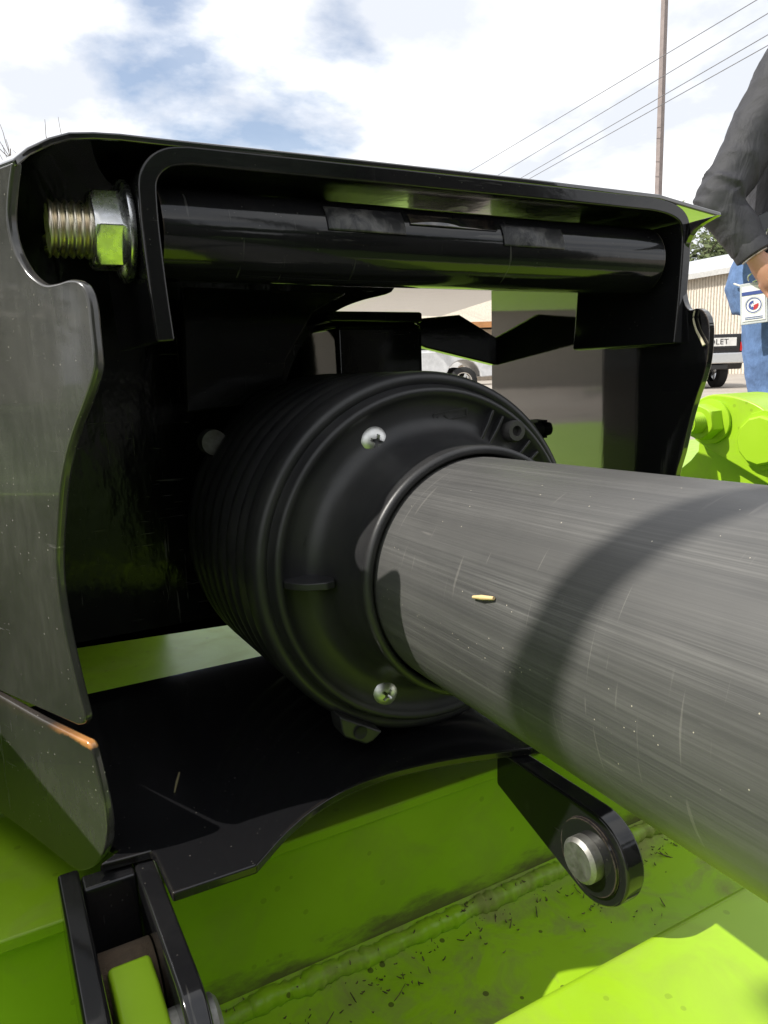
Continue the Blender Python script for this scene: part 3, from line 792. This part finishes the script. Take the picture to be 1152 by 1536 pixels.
ss = Vector((-13, 24, 0))
sd_ = thing('storage_shed', 'long low tan shed at the far left of the yard', 'building', ss, None, math.radians(27))
local_box('wall', -14, 14, 0, 7, 0, 3.0, flat('tan shed wall', (.62, .56, .47), .8), sd_)
local_plate('roof', [(-14.5, -.6, 3.02), (-14.5, 3.5, 4.6), (-14.5, 7.6, 3.02)], (29, 0, 0), flat('tan shed roof', (.45, .40, .34), .85), sd_)
# pickups: local x forward, z up
chrome = zinc('bumper chrome', (.72, .72, .72), (.55, .55, .55), .15)
rubber = flat('tyre rubber', (.02, .02, .02), .85); blacktrim = flat('black trim plastic', (.018, .018, .018), .55)
lampred = mat('red lamp lens', (.45, .012, .01), .2)[0]; lampw = mat('headlamp lens', (.7, .7, .68), .12)[0]
def arch(cx_, r, z0, n=10): return [(cx_ + r * math.cos(math.pi * i / n), z0 + r * math.sin(math.pi * i / n)) for i in range(n + 1)]
def pickup(name, label, cat, loc, rz, paint, wheel_r=.37, canopy=False, rear_text=False, group=None, hgt=1.0):
    t = thing(name, label, cat, loc, group, rz); W_ = .96
    zs = .46; zr = 1.13 * hgt; ar = wheel_r + .09
    prof = [(-2.75, zs + .12), (-2.7, zs), (-1.66 - ar, zs)] + list(reversed(arch(-1.66, ar, zs)))[0:] + [(1.74 - ar, zs)] + list(reversed(arch(1.74, ar, zs))) + [(2.62, zs + .02), (2.72, zs + .2), (2.72, zr - .12), (2.6, zr - .02), (1.35, zr + .06), (1.1, zr + .03), (-2.75, zr)]
    body = plate('body', [Vector((x, -W_, z)) for x, z in prof], (0, 2 * W_, 0), paint, None, .03); body.parent = t
    cx0 = -2.6 if canopy else -.72
    cab = [(cx0, zr - .01), (cx0 + .14, zr + .62), (.25, zr + .68), (.62, zr + .6), (1.28, zr + .02)]
    bm = bmesh.new(); vs = []
    for sgn in (-1, 1):
        vs.append([bm.verts.new((x, sgn * (W_ - .04 - (z - zr) * .22), z)) for x, z in cab])
    bm.faces.new(vs[0]); bm.faces.new(list(reversed(vs[1])))
    for i in range(5): bm.faces.new((vs[0][i], vs[1][i], vs[1][(i + 1) % 5], vs[0][(i + 1) % 5]))
    c = frombm('cab', bm, paint, None, math.radians(25)); c.parent = t; bevel(c, .03)
    for sgn in (-1, 1):
        def side(z): return sgn * (W_ - .04 - (z - zr) * .22 + .006)
        for xs in (((-.5, -.36, .18, .18), (.26, .26, .52, 1.02)) if not canopy else ((-2.3, -2.2, -1.2, -1.2), (-1.1, -1.1, -.4, -.4), (-.3, -.3, .18, .18), (.26, .26, .52, 1.02))):
            a, b_, c_, d2 = xs; z0, z1 = zr + .08, zr + .54
            p4 = [Vector((a, side(z0), z0)), Vector((b_, side(z1), z1)), Vector((c_, side(z1), z1)), Vector((d2, side(z0), z0))]
            o = plate('side_window', p4, (0, -sgn * .01, 0), glass_dark, None, 0); o.parent = t
    def across(x0, z0, x1, z1, dx, nm):
        w0 = W_ - .12 - (z0 - zr) * .22; w1 = W_ - .12 - (z1 - zr) * .22
        o = plate(nm, [Vector((x0, -w0, z0)), Vector((x1, -w1, z1)), Vector((x1, w1, z1)), Vector((x0, w0, z0))], (dx, 0, 0), glass_dark, None, 0); o.parent = t
    across(1.235, zr + .08, .69, zr + .555, .012, 'windscreen'); across(cx0 + .005, zr + .10, cx0 + .115, zr + .55, -.012, 'rear_window')
    for x in (-1.66, 1.74):
        for sgn in (-1, 1):
            wp_ = Vector((x, sgn * (W_ - .13), wheel_r)); prof_w = [(-.13, wheel_r * .62), (-.13, wheel_r * .9), (-.10, wheel_r), (.10, wheel_r), (.13, wheel_r * .9), (.13, wheel_r * .64), (.10, wheel_r * .6)]
            ty = lathe('wheel', prof_w, wp_, (0, sgn, 0), rubber, None, 40, False); ty.parent = t
            bm = bmesh.new(); lathe_bm(bm, [(.085, .0), (.085, wheel_r * .18), (.06, wheel_r * .2), (.05, wheel_r * .3), (.05, wheel_r * .31)], wp_, (0, sgn, 0), 20, False)
            lathe_bm(bm, [(.12, wheel_r * .64), (.11, wheel_r * .56), (-.05, wheel_r * .55)], wp_, (0, sgn, 0), 40, False)
            for q in range(5):
                a = 2 * math.pi * q / 5; R = Matrix.Rotation(a, 3, 'Y')
                box_bm(bm, wp_ + Vector((0, sgn * .075, 0)) + R @ Vector((wheel_r * .36, 0, 0)), wheel_r * .46, .03, wheel_r * .16, R)
            rm = frombm('rim', bm, chrome, None, .6); rm.parent = ty
    local_box('front_bumper', 2.6, 2.86, -W_ - .02, W_ + .02, .48, .74, blacktrim, t, .04)
    local_box('rear_bumper', -2.97, -2.74, -W_ - .02, W_ + .02, .60, .86, chrome, t, .03)
    local_box('hitch_bar', -2.95, -2.6, -.5, .5, .46, .58, blacktrim, t, .02)
    for sgn in (-1, 1):
        local_box('taillight', -2.775, -2.74, sgn * .90 - .03, sgn * .90 + .03, zr - .42, zr - .2, lampred, t, .01)
        local_box('headlight', 2.66, 2.735, sgn * .74 - .17, sgn * .74 + .17, zr - .34, zr - .12, lampw, t, .02)
        local_box('door_handle', .0, .16, sgn * (W_ + .004) - .012, sgn * (W_ + .004) + .012, zr - .16, zr - .12, blacktrim, t, .005)
        local_box('mirror', .92, 1.06, sgn * (W_ + .09) - .09, sgn * (W_ + .09) + .09, zr + .08, zr + .26, blacktrim, t, .03)
    local_box('grille', 2.71, 2.74, -.52, .52, zr - .36, zr - .1, blacktrim, t, .01)
    if rear_text:
        local_box('tailgate', -2.785, -2.74, -.80, .80, zr - .34, zr - .06, blacktrim, t, .01)
        band = local_box('tailgate_band', -2.797, -2.786, -.76, .76, zr - .29, zr - .09, flat('white tailgate band', (.75, .74, .70), .5), t, .004)
        cu = bpy.data.curves.new('lettering', 'FONT'); cu.body = 'CHEVROLET'; cu.size = .185; cu.extrude = .002; cu.align_x = 'CENTER'; cu.align_y = 'CENTER'; cu.space_character = 1.12
        cu.materials.append(blacktrim); tmp = bpy.data.objects.new('tmp', cu); COL.objects.link(tmp); bpy.context.view_layer.update(); tme = bpy.data.meshes.new_from_object(tmp.evaluated_get(bpy.context.evaluated_depsgraph_get())); bpy.data.objects.remove(tmp); lo = bpy.data.objects.new('lettering', tme); COL.objects.link(lo)
        lo.parent = band; lo.location = (-2.80, 0, zr - .19); lo.rotation_euler = (math.radians(90), 0, math.radians(-90))
    return t
def face_right(px, depth):   # heading (about z) of something pointing to the camera's right
    return math.atan2(AX.y, AX.x)
pt = ground_at(1056, 18.2); d0 = (Vector((pt.x, pt.y, 0)) - Vector((0, 0, 0))).normalized(); hd = math.atan2(d0.y, d0.x)
hr = hd + math.radians(24)
pickup('pickup_truck', 'old black pickup seen from the rear, white lettered tailgate band and chrome bumper', 'pickup truck', pt + Vector((math.cos(hr), math.sin(hr), 0)) * 2.75, hr, flat('black pickup paint', (.015, .015, .017), .2), .40, False, True, 'vehicles parked in the yard', 1.16)
hr = face_right(640, 20) + math.radians(3)
silver = flat('silver white paint', (.62, .63, .64), .25)
pf = ground_at(687, 20.5)
pickup('pickup_truck', 'silver white pickup in side view, its dark front bumper seen below the black brace', 'pickup truck', pf - Vector((math.cos(hr), math.sin(hr), 0)) * 1.74, hr, silver, .37, False, False, 'vehicles parked in the yard')
pickup('parked_car', 'white estate car parked in front of the tan roofed building', 'car', ground_at(748, 33), hr, flat('white car paint', (.72, .72, .71), .25), .36, True, False, 'vehicles parked in the yard', 1.05)

# light pole and overhead wires
lp_ = ground_at(979, 25); top = 15.0
pole = thing('light_pole', 'tall thin brownish grey light pole rising behind the hood', 'light pole', lp_)
pm = flat('weathered bronze pole', (.24, .20, .19), .6)
bm = bmesh.new(); vs = [[bm.verts.new((sx * q, sy * q, z)) for sx, sy in ((-1, -1), (1, -1), (1, 1), (-1, 1))] for z, q in ((.4, .088), (top, .070))]
for i in range(4): bm.faces.new((vs[0][i], vs[0][(i + 1) % 4], vs[1][(i + 1) % 4], vs[1][i]))
bm.faces.new(vs[1]); o = frombm('shaft', bm, pm); o.parent = pole
local_box('base', -.3, .3, -.3, .3, 0, .42, flat('concrete', (.4, .39, .37), .9), pole, .02)
local_box('arm', -.9, .9, -.05, .05, top - .1, top, pm, pole); local_box('lamp_head', .7, 1.4, -.22, .22, top - .12, top + .06, pm, pole, .03); local_box('lamp_head', -1.4, -.7, -.22, .22, top - .12, top + .06, pm, pole, .03)
wire_m = flat('cable grey', (.16, .16, .17), .7)
for (a, b, z, l) in (((1135, 0), (720, 248), 9.4, 'topmost overhead wire crossing the clouds behind the light pole'), ((1152, 20), (765, 252), 8.9, 'second overhead wire from the top behind the light pole'), ((1152, 52), (790, 262), 8.3, 'third overhead wire from the top, close above the lowest one'), ((1152, 68), (805, 262), 8.0, 'lowest of the overhead wires behind the light pole')):
    p, q = hz(*a, z), hz(*b, z); dv = q - p
    o = tube('power_line', [p - dv * 2, p, q, q + dv * 3],   .011, wire_m, None, 6)
    tag(o, l, 'power line', 'overhead wires across the sky')

# trees
leafA = flat('green leaves', (.05, .085, .022), .7, 0, .5, .8); leafB = flat('olive leaves', (.085, .11, .035), .7, 0, .4, .8); bark = flat('bark', (.12, .09, .065), .9)
def tree(label, loc, h, r, leaf, n, seed, group='trees around the yard', bare=False, name='leafy_tree'):
    rnd = random.Random(seed); t = thing(name, label, 'tree', loc, group)
    bm = bmesh.new(); tips = []
    def grow(p, d, L, rad, lev):
        pts = [p]; q = p
        for i in range(4):
            d = (d + Vector((rnd.gauss(0, .12), rnd.gauss(0, .12), .05))).normalized(); q = q + d * L / 4; pts.append(q)
        tube_bm(bm, pts, [rad, rad * .88, rad * .76, rad * .64, rad * .5], 6)
        if lev == 0: tips.append(q); return
        for i in range(3 if lev > 1 else 4):
            a = rnd.uniform(0, 6.28); dv = (d * rnd.uniform(.6, 1.1) + Vector((math.cos(a), math.sin(a), rnd.uniform(.0, .5))) * .8).normalized()
            grow(pts[rnd.choice((2, 3, 4))], dv, L * rnd.uniform(.55, .8), rad * .5, lev - 1)
        tips.append(q)
    grow(Vector((0, 0, 0)), Vector((0, 0, 1)), h * .45, h * .022, 4 if bare else 3)
    o = frombm('trunk', bm, bark, None, 4); o.parent = t
    if bare: return t
    bm = bmesh.new()
    clumps = [Vector((rnd.gauss(0, r * .42), rnd.gauss(0, r * .42), h * .62 + rnd.gauss(0, h * .16))) for i in range(26)] + tips
    for i in range(n):
        c = rnd.choice(clumps); s_ = rnd.uniform(.1, .24) * (r / 3); p = c + Vector((rnd.gauss(0, r * .16), rnd.gauss(0, r * .16), rnd.gauss(0, r * .13)))
        u = Vector((rnd.gauss(0, 1), rnd.gauss(0, 1), rnd.gauss(0, 1))).normalized(); v = u.orthogonal().normalized()
        a = [bm.verts.new(p + u * s_), bm.verts.new(p + v * s_ * .5), bm.verts.new(p - u * s_), bm.verts.new(p - v * s_ * .5)]
        bm.faces.new(a)
    me = bpy.data.meshes.new('crown'); bm.to_mesh(me); bm.free(); o = link('crown', me, leaf); o.parent = t
    return t
tree('green leafy tree rising behind the metal warehouse roof, seen under the sleeve', ground_at(1050, 58), 12.5, 4.5, leafB, 5000, 11)
tree('olive green tree farther along behind the metal warehouse', ground_at(1120, 66), 12, 5, leafA, 4000, 12)
tree('bare twiggy tree whose tips show above the left corner of the hood', ground_at(70, 33), 11.6, 3, leafA, 0, 13, bare=True, name='bare_tree')
tree('small bare tree whose twigs just clear the hood edge', ground_at(165, 36), 11.4, 3, leafA, 0, 19, bare=True, name='bare_tree')
tree('broad green tree at the grassy left side of the yard', (-14, 9, 0), 9, 4, leafA, 5000, 14)
tree('dark green tree beyond the grass on the left', (-19, 16, 0), 11, 4.5, leafA, 5000, 15)
tree('olive tree at the far left of the grass', (-17, 1, 0), 10, 4.5, leafB, 5000, 16)

# ------------------------------------------------------------------ tractor behind the photographer: what the gloss paint mirrors
tr = thing('tractor', 'dark tractor parked in front of the mower, rear wheels towards it', 'tractor', (.35, -1.5, 0))
tpaint = flat('tractor green paint', (.02, .05, .012), .4)
for sx, nm in ((-1, 'rear_wheel'), (1, 'rear_wheel')):
    ty = lathe(nm, [(-.2, .3), (-.2, .6), (-.14, .68), (.14, .68), (.2, .6), (.2, .3)], (.35 + sx * .85, -1.55, .68), (1, 0, 0), rubber, tr, 40, False)
    lathe('rim', [(-.12, .0), (-.12, .3), (.12, .3), (.12, 0)], (.35 + sx * .85, -1.55, .68), (1, 0, 0), flat('rim paint', (.4, .3, .03)), ty, 32, False)
box('rear_axle', (.35, -1.5, .7), 1.5, .3, .34, blacktrim, tr, .04)
box('transmission', (.35, -1.9, .8), .5, 1.2, .6, blacktrim, tr, .05)
box('seat_platform', (.35, -1.75, 1.18), 1.2, .9, .16, tpaint, tr, .04)
for sx in (-1, 1): box('fender', (.35 + sx * .85, -1.6, 1.42), .46, 1.1, .08, tpaint, tr, .03)
box('seat', (.35, -1.7, 1.5), .5, .5, .5, blacktrim, tr, .1)
box('hood', (.35, -3.1, 1.15), .7, 1.5, .7, tpaint, tr, .08)
for sx in (-1, 1):
    box('roll_bar', (.35 + sx * .55, -1.45, 1.8), .08, .08, 1.3, blacktrim, tr, .01)
    fw = lathe('front_wheel', [(-.12, .2), (-.12, .36), (.12, .36), (.12, .2)], (.35 + sx * .6, -3.3, .38), (1, 0, 0), rubber, tr, 32)

# ------------------------------------------------------------------ person standing to the right
PF = (AX - Vector((0, 0, AX.z))).normalized()            # the way the person faces: to the right
pr = ground_at(1180, 2.38)
PZ = math.atan2(PF.y, PF.x) - math.radians(27)
per = thing('person', 'person in charcoal shirt and blue jeans, hand at the hip beside a clipped badge', 'person', pr, None, PZ)
def cloth(name, c, rough, vary, scale):
    m, t, b = mat(name, c, rough, 0, .3); p = objco(t)
    n = t.noise(p, scale, 6, .65); t.l.new(t.mix(t.ramp(n, [(.3, 0.0), (.7, 1.0)]), tuple(x * (1 - vary) for x in c), tuple(x * (1 + vary) for x in c)), b.inputs['Base Color'])
    wv = t.noise(t.mapping(p, (1, 1, .5), (.3, .2, .1)), 14, 4, .55, .8)
    bump(t, b, t.math('ADD', wv, t.math('MULTIPLY', t.noise(p, 900, 2), .06)), .55, .02); return m
shirtm = cloth('charcoal shirt cloth', (.036, .036, .042), .62, .12, 30)
jeanm = cloth('washed blue denim', (.10, .17, .33), .8, .45, 11)
skinm, t, b = mat('skin', (.50, .27, .18), .5); b.inputs['Subsurface Weight'].default_value = .08
t.l.new(t.mix(t.noise(objco(t), 40, 5), (.52, .28, .19), (.42, .20, .13)), b.inputs['Base Color'])
hairm = flat('brown hair', (.05, .03, .02), .6); leather = flat('brown belt leather', (.09, .035, .018), .45)
def loft_bm(bm, rings, n=28):
    R = []
    for c, rx, ry in rings:
        R.append([bm.verts.new((c[0] + rx * math.cos(2 * math.pi * k / n), c[1] + ry * math.sin(2 * math.pi * k / n), c[2])) for k in range(n)])
    for i in range(len(R) - 1):
        for k in range(n): bm.faces.new((R[i][k], R[i][(k + 1) % n], R[i + 1][(k + 1) % n], R[i + 1][k]))
    bm.faces.new(list(reversed(R[0]))); bm.faces.new(R[-1])
def limb(bm, pts, rad, n=20):
    P = smooth_line(pts, 6); Rr = [v.x for v in smooth_line([(x, 0, 0) for x in rad], 6)]; tube_bm(bm, P, Rr, n)
    for e, r_ in ((P[0], Rr[0]), (P[-1], Rr[-1])):
        vs = bmesh.ops.create_uvsphere(bm, u_segments=14, v_segments=8, radius=r_ * .98)['verts']
        for v in vs: v.co += e
def fuse(name, bm, m, parent, vox=.008, smo=4, noise_=None):
    o = frombm(name, bm, m, None); o.parent = parent
    r_ = o.modifiers.new('fuse', 'REMESH'); r_.mode = 'VOXEL'; r_.voxel_size = vox; r_.use_smooth_shade = True
    s_ = o.modifiers.new('smooth', 'SMOOTH'); s_.iterations = smo; s_.factor = .5
    for sc, st in (noise_ or []):
        tx = bpy.data.textures.new('folds', 'CLOUDS'); tx.noise_scale = sc; tx.noise_depth = 3
        d_ = o.modifiers.new('folds', 'DISPLACE'); d_.texture = tx; d_.strength = st; d_.mid_level = .5; d_.texture_coords = 'LOCAL'
    return o
sh, elb, wri = Vector((-.045, -.185, 1.455)), Vector((-.205, -.285, 1.105)), Vector((-.105, -.285, .945))
sh2, elb2, wri2 = Vector((-.02, .185, 1.455)), Vector((-.07, .27, 1.15)), Vector((.12, .25, 1.02))
bm = bmesh.new()
loft_bm(bm, [((0, 0, .86), .10, .155), ((-.01, 0, .95), .115, .165), ((0, 0, 1.05), .105, .15), ((.0, 0, 1.2), .11, .16), ((.0, 0, 1.36), .115, .175), ((-.01, 0, 1.45), .085, .165), ((-.005, 0, 1.5), .06, .09), ((0, 0, 1.56), .055, .06), ((.015, 0, 1.60), .06, .06)])
loft_bm(bm, [((.035, 0, 1.57), .05, .045), ((.045, 0, 1.60), .078, .058), ((.04, 0, 1.65), .095, .072), ((.03, 0, 1.71), .102, .078), ((.025, 0, 1.76), .098, .076), ((.02, 0, 1.80), .075, .06), ((.02, 0, 1.82), .035, .03)])
limb(bm, [(.125, 0, 1.70), (.15, 0, 1.675), (.13, 0, 1.66)], [.012, .016, .012], 10)                # nose
for sy in (-1, 1):
    limb(bm, [(.02, sy * .078, 1.72), (.01, sy * .084, 1.70), (.02, sy * .078, 1.67)], [.014, .016, .012], 8)   # ears
limb(bm, [sh, elb, wri], [.04, .032, .027]); limb(bm, [sh2, elb2, wri2], [.05, .042, .028])
for sy in (-1, 1):
    limb(bm, [(-.01, sy * .09, .92), (0, sy * .1, .5), (-.02, sy * .1, .1)], [.085, .055, .038]); limb(bm, [(-.03, sy * .1, .06), (.14, sy * .105, .04)], [.04, .03])
# hands: palm, four fingers, thumb
def hand(bm, w_, dirv, side_, curl):
    dirv = dirv.normalized(); side_ = (side_ - dirv * side_.dot(dirv)).normalized(); nrm = dirv.cross(side_)
    limb(bm, [w_, w_ + dirv * .045, w_ + dirv * .085], [.026, .033, .034], 12)
    for i, L in enumerate((.075, .085, .08, .062)):
        off = side_ * (.030 - .020 * i); p0 = w_ + dirv * .08 + off
        p1 = p0 + dirv * L * .45; p2 = p1 + (dirv * .8 + nrm * curl).normalized() * L * .35; p3 = p2 + (dirv * .35 + nrm * curl * 1.5).normalized() * L * .3
        limb(bm, [p0, p1, p2, p3], [.0105, .010, .009, .0075], 9)
    p0 = w_ + dirv * .03 + side_ * .028
    limb(bm, [p0, p0 + (dirv * .6 + side_ * .7).normalized() * .04, p0 + (dirv * .6 + side_ * .7).normalized() * .04 + (dirv + side_ * .1).normalized() * .035], [.014, .012, .009], 9)
hd_ = (wri - elb).normalized(); hand(bm, wri, Vector((.55, .12, -.75)), Vector((.7, .0, .5)), .55)
hand(bm, wri2, (wri2 - elb2) + Vector((0, -.05, 0)), Vector((0, -.3, .6)), .5)
body = fuse('body', bm, skinm, per, .0045, 3)
bm = bmesh.new()
loft_bm(bm, [((-.01, 0, 1.0), .148, .185), ((0, 0, 1.06), .155, .188), ((.01, 0, 1.14), .158, .19), ((.01, 0, 1.27), .152, .195), ((0, 0, 1.38), .15, .2), ((-.012, 0, 1.46), .115, .185), ((-.01, 0, 1.505), .085, .12), ((0, 0, 1.545), .066, .072)])
def sleeve(bm, pts, rad, n=56, seed=0.0):
    P = smooth_line(pts, 16); Rr = [v.x for v in smooth_line([(x, 0, 0) for x in rad], 16)]; rings = []; N_ = len(P)
    for i, p in enumerate(P):
        tn = (P[min(i + 1, N_ - 1)] - P[max(i - 1, 0)]).normalized(); _, u, v = frame_of(tn); q = i / (N_ - 1); ring = []
        for k_ in range(n):
            a = 2 * math.pi * k_ / n
            w1 = 1 - abs(math.sin(q * 11 + 1.6 * math.sin(a + seed) + 2.5 * mnoise.noise(Vector((q * 3, a * .6, seed)))))
            w2 = 1 - abs(math.sin(q * 19 - 2.2 * math.cos(a * 1.0 + seed) + 3 * mnoise.noise(Vector((q * 4, a * .7, seed + 5)))))
            amp = .35 + .65 * math.exp(-((q - .55) / .28) ** 2)
            f = 1 + amp * (.16 * w1 ** 3 + .11 * w2 ** 3 - .06)
            ring.append(bm.verts.new(p + (u * math.cos(a) + v * math.sin(a)) * Rr[i] * f))
        rings.append(ring)
    for i in range(N_ - 1):
        for k_ in range(n): bm.faces.new((rings[i][k_], rings[i][(k_ + 1) % n], rings[i + 1][(k_ + 1) % n], rings[i + 1][k_]))
    bm.faces.new(list(reversed(rings[0]))); bm.faces.new(rings[-1])
sleeve(bm, [sh + Vector((.01, .04, .03)), sh, sh.lerp(elb, .35), elb.lerp(sh, .15), elb, elb.lerp(wri, .45), wri.lerp(elb, .12)], [.07, .084, .078, .068, .070, .060, .047])
limb(bm, [sh2, elb2, wri2.lerp(elb2, .12)], [.088, .074, .05])
shirt = fuse('shirt', bm, shirtm, per, .0055, 2, [(.12, .014)])
bm = bmesh.new(); dw = (wri - elb).normalized(); tube_bm(bm, [wri - dw * .075, wri - dw * .072, wri - dw * .004, wri - dw * .002], [.047, .050, .050, .046], 28)
cf = frombm('cuff', bm, shirtm, None, 1.0); cf.parent = per
bm = bmesh.new(); tube_bm(bm, [wri - dw * .003, wri + dw * .001, wri + dw * .004], [.036, .038, .036], 28); o = frombm('wristband', bm, zinc('bracelet', (.6, .58, .5), (.3, .3, .28), .3), None, 1.0); o.parent = per
bm = bmesh.new()
loft_bm(bm, [((-.02, 0, .80), .150, .175), ((-.035, 0, .88), .162, .18), ((-.03, 0, .95), .152, .178), ((-.01, 0, 1.02), .14, .175)])
for sy in (-1, 1): limb(bm, [(-.03, sy * .09, .88), (-.01, sy * .1, .68), (.0, sy * .1, .48), (-.02, sy * .1, .25), (-.02, sy * .1, .09)], [.115, .118, .10, .085, .075])
jeans = fuse('jeans', bm, jeanm, per, .008, 3, [(.11, .016)])
stitch = flat('pale denim stitching', (.62, .60, .55), .8)
bm = bmesh.new()
limb(bm, [(-.16, -.135, .885), (-.12, -.172, .868), (-.085, -.186, .875)], [.0028, .0028, .0028], 6)
limb(bm, [(-.03, -.206, .86), (-.02, -.204, .70), (-.02, -.19, .5), (-.03, -.17, .3)], [.0022] * 4, 6)
limb(bm, [(-.065, -.196, .96), (-.075, -.197, .90), (-.10, -.18, .80)], [.0022] * 3, 6)
o = frombm('stitching', bm, stitch); o.parent = jeans
bm = bmesh.new(); loft_bm(bm, [((-.01, 0, .995), .160, .192), ((-.01, 0, .997), .164, .196), ((-.01, 0, 1.035), .164, .196), ((-.01, 0, 1.037), .160, .192)], 48); o = frombm('belt', bm, leather, None, .6); o.parent = per
bm = bmesh.new(); loft_bm(bm, [((.01, 0, 1.70), .112, .088), ((.005, 0, 1.76), .112, .088), ((.01, 0, 1.81), .09, .07), ((.015, 0, 1.84), .04, .035)]); o = fuse('hair', bm, hairm, per, .008, 2)
for sy in (-1, 1):
    bm = bmesh.new(); limb(bm, [(-.05, sy * .1, .055), (.05, sy * .1, .055), (.18, sy * .105, .042)], [.052, .05, .042]); o = fuse('shoe', bm, leather, per, .008, 2)
# badge in a clear holder with a blue header and a round seal
bdg = Vector((-.100, -.262, .815))
white = flat('white badge card', (.78, .78, .76), .4, 0, .03); blue = flat('badge blue', (.05, .08, .28), .4); red = flat('badge red', (.45, .03, .04), .4); clearp = flat('clear badge holder', (.50, .52, .53), .2)
hold = box('badge', (0, 0, 0), .074, .004, .118, clearp, None, .003); hold.parent = per; hold.location = bdg; hold.rotation_euler = (0, math.radians(-4), math.radians(-12))
def on_badge(name, x0, x1, z0, z1, m, dy=.0026):
    o = box(name, ((x0 + x1) / 2, -dy - .0006, (z0 + z1) / 2), x1 - x0, .0012, z1 - z0, m, None); o.parent = hold; return o
on_badge('card', -.031, .031, -.050, .050, white)
on_badge('header_stripe', -.031, .031, .024, .034, blue, .0040)
for nm, r0_, r1_, m_, a0_, a1_ in (('seal_ring', .019, .0215, blue, 0, 360), ('seal_left', 0.0, .0135, blue, 90, 270), ('seal_right', 0.0, .0135, red, -90, 20), ('seal_outer_ring', .0235, .0245, flat('seal grey', (.45, .47, .45)), 0, 360)):
    bm = bmesh.new(); n_ = 30; R0_ = [];
    for i in range(n_ + 1):
        a = math.radians(a0_ + (a1_ - a0_) * i / n_); R0_.append((bm.verts.new((r0_ * math.cos(a), -.0045, -.006 + r0_ * math.sin(a))), bm.verts.new((r1_ * math.cos(a), -.0045, -.006 + r1_ * math.sin(a)))))
    for i in range(n_): bm.faces.new((R0_[i][0], R0_[i][1], R0_[i + 1][1], R0_[i + 1][0]))
    bmesh.ops.remove_doubles(bm, verts=bm.verts, dist=1e-6); o = frombm(nm, bm, m_); o.parent = hold
bm = bmesh.new(); vs = []
for i in range(10):
    a = math.pi / 2 + i * math.pi / 5; r_ = .007 if i % 2 == 0 else .0028; vs.append(bm.verts.new((r_ * math.cos(a) - .003, -.0050, -.006 + r_ * math.sin(a))))
bm.faces.new(vs); o = frombm('seal_star', bm, white); o.parent = hold
for i in range(2): on_badge('text_line', -.024, .024, -.040 - i * .005, -.0385 - i * .005, blue, .0040)
bm = bmesh.new(); limb(bm, [(-.012, -.004, .066), (-.012, -.006, .078), (0, -.006, .084), (.012, -.006, .078), (.012, -.004, .066), (0, -.005, .060)], [.0022] * 6, 8); o = frombm('badge_clip', bm, ZINC); o.parent = hold
# phone held at the hip, with its pale ring
ph = box('phone', (0, 0, 0), .072, .010, .15, glass_dark, None, .004); ph.parent = per; ph.location = (-.060, -.225, 1.0); ph.rotation_euler = (0, math.radians(-18), 0); ph['label'] = 'dark phone tucked at the belt'
bm = bmesh.new(); limb(bm, [(-.085, -.24, .98), (-.075, -.245, 1.02), (-.05, -.243, 1.025), (-.04, -.24, .99)], [.003] * 4, 8); o = frombm('key_ring', bm, ZINC); o.parent = per

# hose of the tractor's hydraulics, outside the frame on the left; its shadow bends across the guard tube
hp = [ontube(x, y) + to_sun * .72 for x, y in ((1150, 742), (960, 812), (868, 890), (815, 985), (800, 1090))]
hp = [hp[0] + (hp[0] - hp[1]) * .22 + to_sun * .6, hp[0] + (hp[0] - hp[1]) * .2] + hp + [hp[-1] + (hp[-1] - hp[-2]) * .6, hp[-1] + (hp[-1] - hp[-2]) * .7 + to_sun * .5]
o = tube('hydraulic_hose', smooth_line(hp, 6), .0078, rubber, None, 12); tag(o, 'black hydraulic hose arching beside the hitch frame', 'hose')
